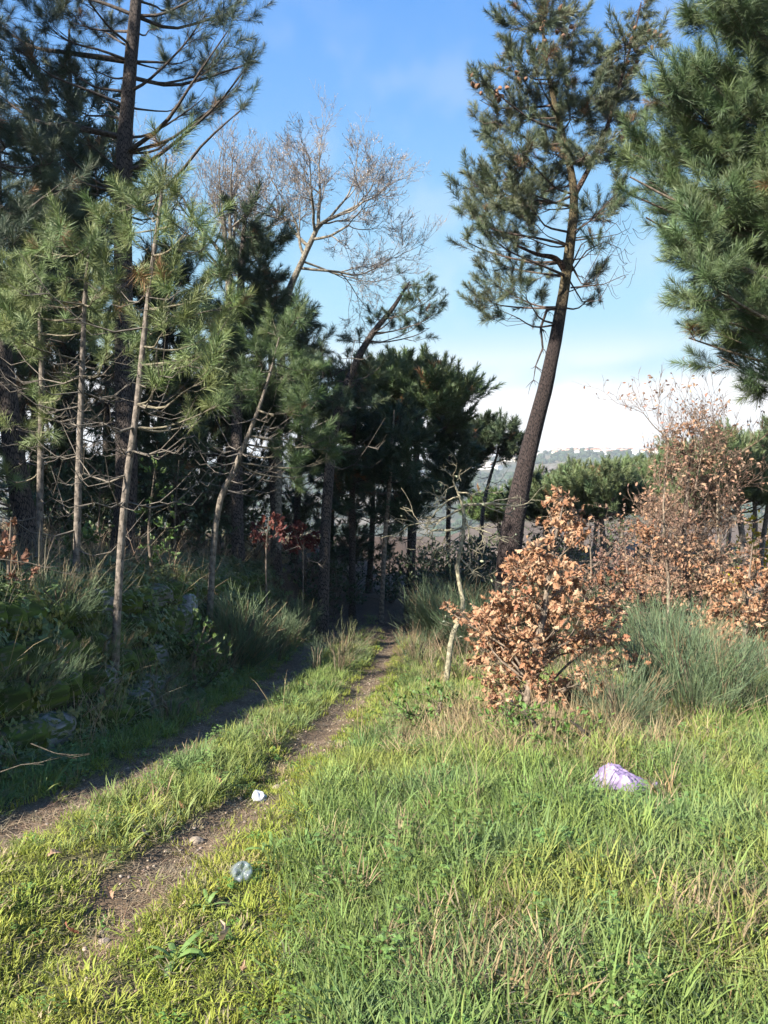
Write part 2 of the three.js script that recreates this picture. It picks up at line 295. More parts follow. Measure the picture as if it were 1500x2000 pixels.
function deadBranches(T, tp, tr, n, t0, t1, len, col, name = 'dead_branch', droop = -.1) {
  for (let k = 0; k < n; k++) {
    const i = Math.floor((t0 + (t1 - t0) * R()) * (tp.length - 1)), a = rr(0, 6.283), L = len * rr(.5, 1.1), A = tp[i], d = new V(Math.cos(a), 0, Math.sin(a)), G = new Geo(T.position);
    const pts = [0, .25, .5, .75, 1].map(t => A.clone().addScaledVector(d, L * t).add(new V(rr(-.04, .04) * L * t, L * (droop * Math.sin(t * 3.14) * 1.6 + .42 * t * t + .1 * t), rr(-.04, .04) * L * t)));
    const r0 = Math.min(tr[i] * .4, .005 + .006 * L); G.tube(pts, pts.map((_, j) => r0 * (1 - .2 * j)), 4, col);
    for (let m = 0; m < 5; m++) { const b = pts[1 + Math.floor(R() * 3)], q = d.clone().applyAxisAngle(UP, rr(-1.1, 1.1)), l2 = L * rr(.2, .5); G.tube([b, b.clone().addScaledVector(q, l2 * .5).addScaledVector(UP, -l2 * .1), b.clone().addScaledVector(q, l2 * .9).addScaledVector(UP, l2 * rr(.0, .35))], [r0 * .5, r0 * .4, r0 * .15], 3, col); }
    G.mesh(name, thinBark, T);
  }
}
const mp = (list, d, rm) => list.map(([px, py, r]) => [spot(px, py, d), r]);
const px2m = (r, d) => r / F * d;
// clumps given as [column, row, radius, extra depth]: spread through the crown's depth
function clumpsAt(list, d, dens, dz = .6) { return list.map(([px, py, r, e]) => { const dd = d + (e ?? rr(-dz, dz)); const m = px2m(r, dd); return [spot(px, py, dd), m, Math.max(4, Math.round(dens * m * m * 60))]; }); }
const NEEDLE = [.075, .105, .04];
const tintOf = (c, a = .28, brown = .03) => () => R() < brown ? vary([.2, .11, .05], .2) : vary(c, a, .14);
function pine(name, label, o) {
  seed(o.seed); const base = o.trunk[0][0].clone(); base.y = H(base.x, base.z); o.trunk[0][0].y = base.y - .06;
  const T = thing(name, label, 'tree', base, o.group);
  const k = crownPlant(T, { pieces: SHOOT.mid, tint: tintOf(o.green || NEEDLE, .28, o.brown), ...o });
  if (o.dead) deadBranches(T, k.tp, k.tr, ...o.dead);
  return [T, k];
}

// ---------- the tall leaning pine ----------
const coneGeo = (() => { const pr = [[.002, 0], [.018, .006], [.03, .025], [.031, .045], [.022, .075], [.008, .1], [.001, .105]].map(p => new THREE.Vector2(...p)); const g = new THREE.LatheGeometry(pr, 9), a = g.attributes.position; for (let i = 0; i < a.count; i++) { const k = 1 + .16 * (((i * 7) % 3) - 1); a.setX(i, a.getX(i) * k); a.setZ(i, a.getZ(i) * k); } g.computeVertexNormals(); return g; })();
const coneMat = new THREE.MeshStandardMaterial({ color: new THREE.Color().setRGB(.22, .12, .075), roughness: .9 });
{
  const d = 12; seed(101);
  const trunk = [[984, 1170, .19], [997, 1060, .175], [1013, 970, .16], [1040, 850, .13], [1070, 735, .11], [1096, 600, .086], [1113, 480, .076], [1121, 380, .064], [1103, 280, .048], [1078, 180, .036], [1062, 80, .022], [1058, 0, .012]].map(([a, b, r]) => [spot(a, b, d), r]);
  const C = [[1005, 60, 40], [1058, 25, 50], [1105, 55, 50], [1000, 130, 36], [938, 150, 22], [936, 195, 28], [960, 235, 38], [1045, 130, 46], [1105, 140, 46], [1000, 215, 46], [1060, 225, 52], [1125, 215, 52], [1010, 285, 50], [1080, 300, 52], [1145, 295, 46],
    [915, 350, 30], [955, 370, 46], [1008, 385, 50], [1060, 360, 44], [910, 410, 34], [945, 440, 48], [1005, 450, 48], [898, 465, 24], [955, 498, 40], [1015, 505, 38], [1050, 440, 38], [935, 575, 32], [975, 605, 34], [1005, 560, 40], [1040, 590, 30], [965, 555, 34], [1062, 535, 28],
    [1165, 420, 34], [1172, 480, 30], [1150, 545, 30], [1172, 572, 24], [1200, 380, 36], [985, 340, 40], [1040, 400, 44]];
  const clumps = clumpsAt(C.map(([a, b, r]) => [a, b, r * 1.12]), d, 6, .9).map(([c, q, n], i) => [c, q, C[i][1] > 430 ? Math.ceil(n * .5) : Math.ceil(n * .85)]);
  const C2 = [[1250, 15, 28], [1222, 80, 36], [1268, 88, 26], [1182, 110, 40], [1210, 170, 46], [1284, 70, 16], [1190, 230, 48], [1240, 225, 26], [1208, 305, 42], [1165, 180, 40]];
  const [T, k] = pine('leaning_pine_tree', 'tall pine with leaning bare trunk behind the brown oak bush, rising against the sky', { seed: 102, trunk, clumps, segs: 44, sides: 18, low: .45, rise: .3, limbR: .011, twigR: .006, twigSag: .14,
    green: [.095, .115, .062], brown: .03, size: 1.02, barkColor: (t, p) => mixc([.1, .07, .066], [.36, .28, .15], smooth(4.0, 5.0, p.y + .5 * (vnoise(p.y * 3, 2) - .5))), limbColor: [.17, .12, .1] });
  // second leader of the crown, forking off to the right
  const fork = new THREE.CatmullRomCurve3([spot(1120, 385, d), spot(1150, 330, d - .1), spot(1185, 250, d - .2), spot(1215, 150, d - .2), spot(1240, 60, d - .1), spot(1252, 5, d)]).getPoints(16);
  new Geo(T.position).tube(fork, fork.map((_, i) => .046 * (1 - .78 * i / 16)), 9, [.22, .15, .12], .15).mesh('fork', bark, T);
  seed(103);
  crownPlant(T, { noTrunk: 1, trunk: fork.filter((_, i) => i % 4 === 0).map((p, i) => [p, .05 - .008 * i]), clumps: clumpsAt(C2.map(([a, b, r]) => [a, b, r * 1.12]), d, 6, .8), flare: 0, low: 0, rise: .3, pieces: SHOOT.mid, green: 0, tint: tintOf([.095, .115, .062], .28, .06), limbColor: [.17, .12, .1], twigR: .006, size: 1.02 });
  const limb = [[1105, 530], [1085, 505], [1050, 497], [1010, 480]].map(([a, b], i) => spot(a, b, d - .1 * i)), lp = new THREE.CatmullRomCurve3(limb).getPoints(12);
  new Geo(T.position).tube(lp, lp.map((_, i) => .055 - .003 * i), 8, [.24, .13, .09], .2).mesh('thick_limb', bark, T);
  seed(104);                                          // dry curling twigs on the right, a broken branch hanging on the left
  for (let q = 0; q < 9; q++) { const A = spot(1108 + rr(-6, 10), rr(430, 570), d), ex = rr(60, 120), G = new Geo(T.position); const pts = [0, .3, .6, .85, 1].map((t, i) => A.clone().add(new V(px2m(ex * t, d), px2m((-20 + 55 * Math.sin(t * 3.1) * (q % 3 - 1) + 25 * t * t), d), rr(-.2, .3) * t))); G.tube(pts, [.014, .01, .007, .005, .003], 4, [.16, .12, .1]); for (let m = 0; m < 9; m++) { const b = pts[1 + m % 4], c = rr(0, 6.28), l = rr(.12, .3); const q3 = [0, .35, .7, 1].map(t => b.clone().add(new V(l * t * Math.cos(c) + .06, l * (Math.sin(c) * t - .9 * t * (1 - t) * 1.6), l * .5 * t * Math.sin(c * 3)))); G.tube(q3, [.004, .0035, .003, .002], 3, [.16, .12, .1]); } G.mesh('dry_branch', thinBark, T); }
  { const G = new Geo(T.position), pts = [[1092, 600], [1068, 606], [1056, 640], [1060, 680], [1046, 715], [1042, 742]].map(([a, b]) => spot(a, b, d)); G.tube(pts, [.028, .024, .02, .016, .01, .005], 5, [.13, .1, .09]); for (let m = 0; m < 22; m++) { const b = pts[1 + m % 5], c = rr(0, 6.28), l = rr(.1, .26); G.tube([b, b.clone().add(new V(l * .4 * Math.cos(c), -l * .3, l * .4 * Math.sin(c))), b.clone().add(new V(l * .7 * Math.cos(c), -l * rr(.3, 1.1), l * .6 * Math.sin(c)))], [.007, .005, .003], 3, [.13, .1, .09]); } G.mesh('hanging_branch', thinBark, T); }
  seed(105);
  for (const [a, b, n, s] of [[1080, 50, 9, 30], [1110, 35, 6, 25], [935, 155, 7, 18], [1215, 100, 10, 30], [1275, 75, 9, 18], [1000, 150, 6, 30], [1270, 180, 3, 20], [1040, 100, 6, 30], [1230, 70, 6, 20], [960, 200, 5, 25]])
    for (let i = 0; i < n; i++) { const m = part('cone', coneGeo, coneMat, T); m.position.copy(spot(a + rr(-s, s), b + rr(-s, s), d + rr(-.5, .1))).sub(T.position); m.rotation.set(rr(1.2, 2.6), rr(0, 6), rr(-1, 1)); m.scale.setScalar(rr(.9, 1.3)); }
}
// ---------- the dense pine at the right edge ----------
{
  const d = 8.6; seed(111);
  const trunk = [[1890, 1330, .2], [1870, 1100, .18], [1840, 850, .16], [1810, 600, .14], [1780, 350, .11], [1750, 100, .08], [1730, -150, .05], [1720, -300, .02]].map(([a, b, r]) => [spot(a, b, d + .5), r]);
  const C = [[1402, 30, 42], [1455, 10, 60], [1490, 80, 70], [1335, 165, 50], [1390, 170, 60], [1450, 190, 70], [1500, 170, 70], [1318, 205, 34], [1275, 290, 38], [1325, 270, 50], [1390, 290, 62], [1460, 300, 70], [1298, 345, 40], [1345, 390, 52], [1410, 400, 62], [1480, 410, 70], [1370, 460, 50], [1430, 500, 62], [1500, 510, 70], [1358, 505, 34], [1405, 560, 44], [1460, 590, 58], [1510, 640, 60],
    [1545, 60, 80], [1580, 200, 90], [1560, 330, 90], [1590, 460, 90], [1600, 600, 90], [1650, 100, 100], [1680, 300, 100], [1700, 500, 100], [1560, -60, 90], [1480, -70, 70], [1420, -40, 50], [1900, 100, 110], [1950, 350, 120], [1900, 550, 100]];
  const clumps = [...clumpsAt(C.map(([a, b, r]) => [a - 16, b, r]), d, 13, .9), ...clumpsAt([[1340, 590, 34], [1370, 625, 42], [1425, 630, 52], [1345, 660, 26], [1400, 695, 40], [1460, 700, 60], [1490, 755, 36], [1530, 730, 60], [1590, 720, 70]], d, 6, .5), ...clumpsAt([[1245, 385, 26], [1262, 425, 28], [1290, 455, 28], [1230, 345, 20]], d, 2.8, .3)];
  pine('dense_pine_tree', 'dense bushy pine reaching into the frame from the right edge', { seed: 112, trunk, clumps, segs: 30, low: .25, rise: .1, limbR: .011, pieces: SHOOT.long, green: [.1, .145, .06], brown: .01, size: 1.08, perTwig: 4, limbColor: [.26, .2, .15] });
}
// ---------- left side: tall pines ----------
{
  const d = 10; seed(121);
  const trunk = [[238, 1130, .15], [247, 900, .135], [243, 700, .125], [240, 500, .115], [243, 300, .1], [253, 150, .085], [266, 0, .07], [272, -160, .05], [276, -330, .02]].map(([a, b, r]) => [spot(a, b, d), r]);
  const C = [[305, 55, 34], [345, 15, 40], [400, 30, 50], [445, 60, 44], [472, 20, 40], [385, 110, 40], [435, 130, 42], [482, 130, 28], [500, 118, 16], [335, 130, 30], [400, 190, 34], [448, 185, 30], [470, 215, 20], [355, 205, 30], [385, 240, 22], [200, 60, 44], [150, 30, 56], [80, 40, 60], [30, 90, 56], [105, 120, 46], [170, 130, 36], [60, 190, 44], [140, 195, 36], [20, 250, 44], [90, 260, 44], [155, 250, 30], [205, 190, 22], [300, -60, 60], [380, -70, 60], [220, -50, 60], [130, -60, 70], [50, -70, 70], [450, -50, 50], [-30, 30, 60], [-20, 170, 50]];
  pine('tall_pine_tree', 'tall straight dark pine trunk with sparse spiky crown, third trunk from the left edge', { seed: 122, trunk, clumps: clumpsAt(C.map(([a, b, r]) => [a, b, r * .9]), d, 4.2, 1.1), segs: 40, sides: 16, low: .45, rise: .45, limbR: .012, pieces: SHOOT.long, green: [.06, .085, .05], brown: .02, size: .95, twigR: .005, perTwig: 2, barkColor: [.16, .125, .11], limbColor: [.12, .095, .08], dead: [16, .15, .5, 1.1, [.15, .12, .1]] });
}
{
  const d = 8.2; seed(131);
  const trunk = [[78, 1140, .125], [47, 1000, .112], [27, 880, .105], [5, 700, .098], [-10, 550, .09], [-15, 300, .085], [-30, 0, .06], [-40, -250, .02]].map(([a, b, r]) => [spot(a, b, d), r]);
  const C = [[20, 300, 50], [60, 340, 50], [100, 320, 44], [5, 400, 60], [55, 430, 50], [105, 400, 42], [130, 350, 34], [20, 480, 50], [-40, 350, 60], [-60, 200, 70], [-60, 480, 60], [-80, 60, 70], [40, 560, 40], [-40, 600, 50], [120, 450, 36]];
  pine('leaning_dark_pine_tree', 'thick dark pine trunk leaning at the left edge of the picture', { seed: 132, trunk, clumps: clumpsAt(C, d, 5.5, .9), segs: 34, sides: 16, low: .4, rise: .2, limbR: .014, pieces: SHOOT.long, green: [.06, .085, .048], size: .9, barkColor: [.17, .13, .11], limbColor: [.12, .1, .085], dead: [10, .12, .5, .9, [.17, .14, .12]] });
}
// ---------- young pines with bright tufts on the bank ----------
const SAP = [.16, .205, .075], SBARK = [.24, .2, .165], DEADC = [.25, .215, .175];
{
  const d = 6; seed(141);
  const trunk = [[220, 1150, .031], [243, 980, .028], [268, 790, .025], [283, 640, .022], [300, 500, .018], [313, 400, .014], [325, 310, .008]].map(([a, b, r]) => [spot(a, b, d), r]);
  const C = [[325, 300, 22], [332, 365, 32], [298, 365, 22], [245, 400, 36], [352, 395, 28], [290, 425, 32], [232, 450, 32], [272, 470, 30], [372, 440, 36], [402, 485, 32], [342, 480, 28], [250, 520, 36], [305, 545, 30], [420, 560, 38], [382, 600, 32], [330, 640, 34], [440, 650, 34], [400, 682, 38], [352, 700, 32], [302, 650, 28], [428, 790, 30], [400, 742, 34], [388, 822, 24], [300, 762, 18], [285, 718, 14], [345, 560, 30], [450, 600, 28]];
  pine('young_pine_tree', 'slender young pine with pale trunk and bright tufted top, nearest on the bank', { seed: 142, trunk, clumps: clumpsAt(C.map(([a, b, r]) => [a, b, r * .85]), d, 9, .55), segs: 24, sides: 10, thin: 1, low: .25, rise: .15, limbR: .009, twigR: .005, pieces: SHOOT.long, green: SAP, brown: .035, size: .86, perTwig: 2, barkColor: SBARK, limbColor: [.3, .26, .18], dead: [20, .04, .6, .85, DEADC] });
}
{
  const d = 6.7; seed(151);
  const trunk = [[148, 1090, .032], [152, 980, .03], [157, 830, .027], [161, 700, .023], [166, 580, .018], [174, 480, .01]].map(([a, b, r]) => [spot(a, b, d), r]);
  const C = [[110, 460, 34], [150, 480, 38], [88, 492, 36], [172, 505, 34], [52, 560, 42], [82, 592, 38], [60, 640, 38], [28, 650, 38], [190, 572, 34], [170, 585, 30], [200, 640, 30], [222, 690, 30], [176, 470, 26], [130, 540, 34], [20, 600, 36], [140, 640, 26], [215, 600, 28]];
  pine('young_pine_tree', 'thin young pine between the leaning trunk and the tall dark pine, tufts at mid height', { seed: 152, trunk, clumps: clumpsAt(C.map(([a, b, r]) => [a, b, r * .85]), d, 9, .5), segs: 22, sides: 10, thin: 1, low: .3, rise: .15, limbR: .009, twigR: .005, pieces: SHOOT.long, green: SAP, brown: .035, size: .86, perTwig: 2, barkColor: SBARK, limbColor: [.3, .26, .18], dead: [18, .04, .6, .8, DEADC] });
}
{
  const d = 7.4; seed(161);
  const trunk = [[75, 1060, .034], [78, 960, .031], [80, 850, .028], [81, 720, .024], [78, 600, .018], [84, 520, .008]].map(([a, b, r]) => [spot(a, b, d), r]);
  const C = [[60, 780, 24], [122, 770, 24], [100, 832, 20], [84, 852, 20], [40, 690, 30], [110, 690, 28], [70, 640, 30], [30, 830, 20], [55, 560, 32], [100, 600, 28], [20, 940, 18]];
  pine('young_pine_tree', 'thin pale young pine trunk just right of the leaning dark trunk', { seed: 162, trunk, clumps: clumpsAt(C, d, 5, .4), segs: 22, sides: 10, thin: 1, low: .3, rise: .1, limbR: .009, twigR: .005, pieces: SHOOT.long, green: SAP, brown: .04, size: .86, perTwig: 2, barkColor: SBARK, limbColor: [.3, .26, .18], dead: [14, .04, .7, .8, DEADC] });
}
{
  const d = 8.6; seed(171);
  const trunk = [[405, 1050, .036], [428, 985, .034], [458, 915, .03], [485, 850, .026], [508, 790, .02], [530, 720, .014], [545, 660, .008]].map(([a, b, r]) => [spot(a, b, d), r]);
  const C = [[520, 760, 36], [562, 740, 36], [600, 790, 32], [560, 800, 30], [630, 860, 34], [600, 850, 28], [562, 885, 30], [590, 930, 28], [635, 900, 24], [500, 700, 34], [560, 680, 34], [600, 720, 30], [470, 760, 26], [580, 620, 30], [540, 640, 32]];
  pine('young_pine_tree', 'young pine with thin trunk leaning to the right, left of the path end', { seed: 172, trunk, clumps: clumpsAt(C.map(([a, b, r]) => [a, b, r * .9]), d, 8, .7), segs: 22, sides: 10, thin: 1, low: .4, rise: 0, limbR: .009, twigR: .005, pieces: SHOOT.long, green: [.085, .13, .045], brown: .03, size: .86, perTwig: 2, barkColor: [.26, .22, .18], limbColor: [.25, .22, .16], dead: [14, .2, .7, .9, [.3, .26, .22]] });
}
// ---------- darker pines behind ----------
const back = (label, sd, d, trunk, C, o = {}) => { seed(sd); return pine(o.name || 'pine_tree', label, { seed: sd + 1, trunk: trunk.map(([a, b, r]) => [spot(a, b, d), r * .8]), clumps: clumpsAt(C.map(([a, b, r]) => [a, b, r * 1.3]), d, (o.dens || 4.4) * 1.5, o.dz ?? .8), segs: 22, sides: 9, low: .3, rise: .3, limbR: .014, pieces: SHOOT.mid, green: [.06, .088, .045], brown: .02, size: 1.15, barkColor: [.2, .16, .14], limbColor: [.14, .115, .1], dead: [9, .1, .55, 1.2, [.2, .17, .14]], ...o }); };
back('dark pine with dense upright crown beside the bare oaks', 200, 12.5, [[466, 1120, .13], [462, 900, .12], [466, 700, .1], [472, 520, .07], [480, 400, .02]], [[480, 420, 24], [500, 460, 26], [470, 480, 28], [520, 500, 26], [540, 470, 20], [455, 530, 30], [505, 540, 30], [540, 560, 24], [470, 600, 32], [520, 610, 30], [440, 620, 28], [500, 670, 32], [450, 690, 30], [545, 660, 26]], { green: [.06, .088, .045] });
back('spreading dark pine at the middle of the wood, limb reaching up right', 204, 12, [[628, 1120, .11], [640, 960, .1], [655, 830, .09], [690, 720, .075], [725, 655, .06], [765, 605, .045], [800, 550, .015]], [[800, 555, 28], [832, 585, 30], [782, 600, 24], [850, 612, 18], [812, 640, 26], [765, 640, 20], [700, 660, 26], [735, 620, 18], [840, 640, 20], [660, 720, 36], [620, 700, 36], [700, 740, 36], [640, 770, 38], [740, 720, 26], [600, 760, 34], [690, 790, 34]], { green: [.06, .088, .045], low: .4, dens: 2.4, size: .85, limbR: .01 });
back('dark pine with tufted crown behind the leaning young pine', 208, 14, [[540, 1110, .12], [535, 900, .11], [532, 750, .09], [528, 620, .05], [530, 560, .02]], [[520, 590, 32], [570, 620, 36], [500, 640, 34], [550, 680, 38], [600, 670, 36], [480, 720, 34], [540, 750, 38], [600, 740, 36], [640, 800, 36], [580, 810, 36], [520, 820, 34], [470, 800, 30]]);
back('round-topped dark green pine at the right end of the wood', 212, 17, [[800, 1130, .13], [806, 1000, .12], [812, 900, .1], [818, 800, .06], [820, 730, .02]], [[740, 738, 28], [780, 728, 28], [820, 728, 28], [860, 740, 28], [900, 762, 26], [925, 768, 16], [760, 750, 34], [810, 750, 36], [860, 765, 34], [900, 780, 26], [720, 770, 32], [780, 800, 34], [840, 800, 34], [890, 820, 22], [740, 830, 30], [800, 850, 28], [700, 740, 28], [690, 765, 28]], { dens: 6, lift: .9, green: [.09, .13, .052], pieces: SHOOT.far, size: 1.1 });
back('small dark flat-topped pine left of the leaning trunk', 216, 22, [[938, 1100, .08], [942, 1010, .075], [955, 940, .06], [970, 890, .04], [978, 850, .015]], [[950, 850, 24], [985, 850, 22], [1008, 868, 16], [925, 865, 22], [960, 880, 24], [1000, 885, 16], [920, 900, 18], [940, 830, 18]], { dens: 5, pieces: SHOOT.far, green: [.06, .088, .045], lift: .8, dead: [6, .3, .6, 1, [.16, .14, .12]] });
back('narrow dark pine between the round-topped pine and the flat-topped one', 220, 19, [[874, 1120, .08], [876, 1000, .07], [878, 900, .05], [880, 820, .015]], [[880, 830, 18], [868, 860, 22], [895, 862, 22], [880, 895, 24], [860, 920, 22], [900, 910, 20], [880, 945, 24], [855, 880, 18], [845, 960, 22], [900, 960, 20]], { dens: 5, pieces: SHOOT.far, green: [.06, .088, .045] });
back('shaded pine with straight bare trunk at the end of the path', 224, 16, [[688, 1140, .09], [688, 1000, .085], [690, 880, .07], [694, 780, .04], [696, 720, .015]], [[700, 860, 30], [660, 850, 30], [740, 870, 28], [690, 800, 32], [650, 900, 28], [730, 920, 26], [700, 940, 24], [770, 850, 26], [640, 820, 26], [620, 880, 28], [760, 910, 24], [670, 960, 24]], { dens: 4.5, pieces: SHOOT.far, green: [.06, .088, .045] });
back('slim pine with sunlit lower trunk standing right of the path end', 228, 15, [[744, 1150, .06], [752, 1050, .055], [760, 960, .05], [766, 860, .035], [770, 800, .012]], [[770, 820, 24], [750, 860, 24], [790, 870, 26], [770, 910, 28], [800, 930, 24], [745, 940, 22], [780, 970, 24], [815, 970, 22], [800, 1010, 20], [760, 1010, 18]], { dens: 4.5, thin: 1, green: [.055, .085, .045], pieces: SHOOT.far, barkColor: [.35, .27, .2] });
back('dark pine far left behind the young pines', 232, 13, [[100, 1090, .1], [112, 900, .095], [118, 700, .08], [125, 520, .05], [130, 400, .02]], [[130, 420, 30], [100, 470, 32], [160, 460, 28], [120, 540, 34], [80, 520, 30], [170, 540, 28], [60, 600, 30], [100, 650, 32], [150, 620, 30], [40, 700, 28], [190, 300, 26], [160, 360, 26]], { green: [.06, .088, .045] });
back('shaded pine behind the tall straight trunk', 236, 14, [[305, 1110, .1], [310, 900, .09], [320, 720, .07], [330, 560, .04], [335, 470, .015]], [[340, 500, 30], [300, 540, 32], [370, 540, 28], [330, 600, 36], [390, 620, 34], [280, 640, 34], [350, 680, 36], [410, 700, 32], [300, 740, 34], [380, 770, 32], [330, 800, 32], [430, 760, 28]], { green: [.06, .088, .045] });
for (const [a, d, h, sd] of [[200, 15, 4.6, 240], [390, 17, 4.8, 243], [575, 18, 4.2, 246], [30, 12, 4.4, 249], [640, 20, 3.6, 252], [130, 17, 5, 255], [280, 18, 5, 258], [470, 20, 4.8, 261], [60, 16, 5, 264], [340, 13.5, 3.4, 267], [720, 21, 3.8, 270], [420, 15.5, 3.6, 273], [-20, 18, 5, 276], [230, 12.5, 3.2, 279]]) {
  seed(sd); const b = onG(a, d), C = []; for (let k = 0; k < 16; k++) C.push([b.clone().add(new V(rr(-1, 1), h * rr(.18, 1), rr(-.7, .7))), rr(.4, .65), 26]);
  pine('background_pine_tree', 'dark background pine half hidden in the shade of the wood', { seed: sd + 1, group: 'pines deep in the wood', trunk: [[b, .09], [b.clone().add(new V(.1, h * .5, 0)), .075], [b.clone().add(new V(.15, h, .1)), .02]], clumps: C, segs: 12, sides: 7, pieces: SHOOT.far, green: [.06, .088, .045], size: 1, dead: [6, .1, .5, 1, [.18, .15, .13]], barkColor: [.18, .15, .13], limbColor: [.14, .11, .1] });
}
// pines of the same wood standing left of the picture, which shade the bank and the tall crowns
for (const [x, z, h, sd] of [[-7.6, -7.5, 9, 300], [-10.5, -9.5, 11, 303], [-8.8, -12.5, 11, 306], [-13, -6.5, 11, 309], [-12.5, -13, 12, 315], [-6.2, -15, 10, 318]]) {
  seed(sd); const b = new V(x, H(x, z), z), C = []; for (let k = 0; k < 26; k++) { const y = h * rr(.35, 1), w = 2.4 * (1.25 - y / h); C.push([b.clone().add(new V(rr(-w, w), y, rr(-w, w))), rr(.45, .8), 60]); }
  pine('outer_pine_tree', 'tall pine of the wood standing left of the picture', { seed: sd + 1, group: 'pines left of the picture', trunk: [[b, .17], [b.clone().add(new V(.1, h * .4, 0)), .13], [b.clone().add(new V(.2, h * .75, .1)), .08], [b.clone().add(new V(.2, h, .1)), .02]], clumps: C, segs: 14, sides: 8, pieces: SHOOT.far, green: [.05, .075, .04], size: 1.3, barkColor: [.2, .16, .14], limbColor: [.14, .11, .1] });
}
// dense young pines along the top of the bank beside and behind the viewer: their shadow ends along the left rut
for (let k = 0; k < 12; k++) {
  const z = 2.2 - k * .92; seed(330 + k * 3); const x = -5.9 + rr(-.15, .15) + (k < 3 ? -.2 : 0), b = new V(x, H(x, z), z), top = 3.75 - .02 * k - 1.0 * smooth(-3.6, -1, z) + rr(-.15, .1), h = top - b.y, C = [];
  for (let q = 0; q < 20; q++) { const t = rr(.08, .92); C.push([b.clone().add(new V(rr(-.5, .5) * (1.15 - t), h * t, rr(-.62, .62) * (1.2 - t * .6))), rr(.28, .42), 60]); }
  pine('bank_pine_tree', 'bushy young pine in the row along the bank, left of the picture', { seed: 331 + k * 3, group: 'young pines along the bank left of the picture', trunk: [[b, .05], [b.clone().add(new V(0, h * .5, 0)), .035], [b.clone().add(new V(.02, h * .9, 0)), .008]], clumps: C, segs: 10, sides: 6, low: .05, pieces: SHOOT.far, green: [.07, .1, .045], size: 1, barkColor: [.2, .16, .14], limbColor: [.14, .11, .1] });
}
// ---------- umbrella pines on the right ----------
const umbrella = (label, sd, d, tr, cx, cy, rx, ry, o = {}) => { seed(sd); const C = [];
  for (let k = 0; k < (o.n || 30); k++) { const a = rr(0, 6.283), q = Math.sqrt(R()), X = Math.cos(a) * q, Z = Math.sin(a) * q, top = Math.sqrt(Math.max(0, 1 - q * q)); C.push([cx + X * rx, cy - ry * (top * rr(-.25, 1)) + ry * .3, px2m(rx, d) > .8 ? rr(24, 34) * 22 / d : 22, Z * px2m(rx, d)]); }
  return pine('umbrella_pine_tree', label, { seed: sd + 1, trunk: tr.map(([a, b, r]) => [spot(a, b, d), r]), clumps: clumpsAt(C, d, 6.5), segs: 16, sides: 8, thin: 1, low: .55, rise: .55, sag: -.12, limbR: .012, pieces: SHOOT.far, green: o.green || [.125, .165, .072], brown: .01, size: 1, lift: 1.2, jit: .25, barkColor: [.27, .23, .205], limbColor: [.17, .14, .12], dead: [16, .3, .95, 1.0, [.22, .19, .165]], ...o }); };
umbrella('umbrella pine with broad sunny crown right of the leaning trunk', 400, 22, [[1192, 1190, .1], [1182, 1090, .09], [1174, 1010, .08], [1170, 950, .05], [1165, 915, .02]], 1150, 965, 100, 75, { n: 42 });
umbrella('low bright green umbrella pine showing left of the leaning trunk', 404, 27, [[975, 1140, .09], [975, 1040, .08], [975, 960, .02]], 972, 985, 48, 50, { n: 18, green: [.11, .17, .05] });
umbrella('umbrella pine crown between the broad one and the tall one at the right edge', 408, 24, [[1300, 1160, .09], [1300, 1040, .08], [1305, 950, .03], [1305, 920, .01]], 1310, 965, 90, 95, { n: 38 });
umbrella('tall umbrella pine with pale trunk near the right edge', 412, 19, [[1465, 1230, .1], [1458, 1110, .09], [1446, 1020, .075], [1434, 950, .06], [1430, 890, .02]], 1435, 935, 105, 95, { n: 46 });
umbrella('umbrella pine with pale trunk at the right edge beside the yellow blossom', 416, 20, [[1478, 1180, .075], [1487, 1080, .07], [1498, 1000, .06], [1510, 900, .03], [1515, 850, .01]], 1545, 900, 80, 80, { n: 30 });
umbrella('umbrella pine hiding behind the leaning trunk', 420, 24, [[1075, 1150, .08], [1070, 1040, .07], [1065, 950, .02]], 1050, 975, 60, 60, { n: 20, green: [.075, .11, .045] });

for (const [cx, cy, rx, ry, d, sd] of [[1060, 965, 60, 60, 30, 448], [1160, 935, 70, 55, 36, 451], [1320, 900, 80, 70, 33, 454], [1420, 880, 80, 75, 33, 457], [1115, 955, 75, 60, 33, 430], [1210, 945, 85, 65, 31, 433], [1275, 925, 80, 75, 30, 436], [1365, 905, 90, 85, 27, 439], [1470, 885, 100, 85, 28, 442], [1560, 880, 90, 85, 25, 445]])
  umbrella(`umbrella pine in the second row behind, ${{ 448: 'touching the leaning trunk', 451: 'highest above the broad sunny crown', 454: 'left of the three bare saplings', 457: 'behind the rightmost bare sapling', 430: 'just right of the leaning trunk', 433: 'behind the broad sunny crown', 436: 'behind the gap left of the young tan oak', 439: 'behind the young tan oak', 442: 'behind the pale trunk near the right edge', 445: 'partly cut off by the right edge' }[sd]}`, sd, d, [[cx, 1110, .1], [cx + 5, 1020, .09], [cx, 930, .04], [cx, 900, .01]], cx, cy + 20, rx, ry, { n: 44, green: [.115, .155, .068] });

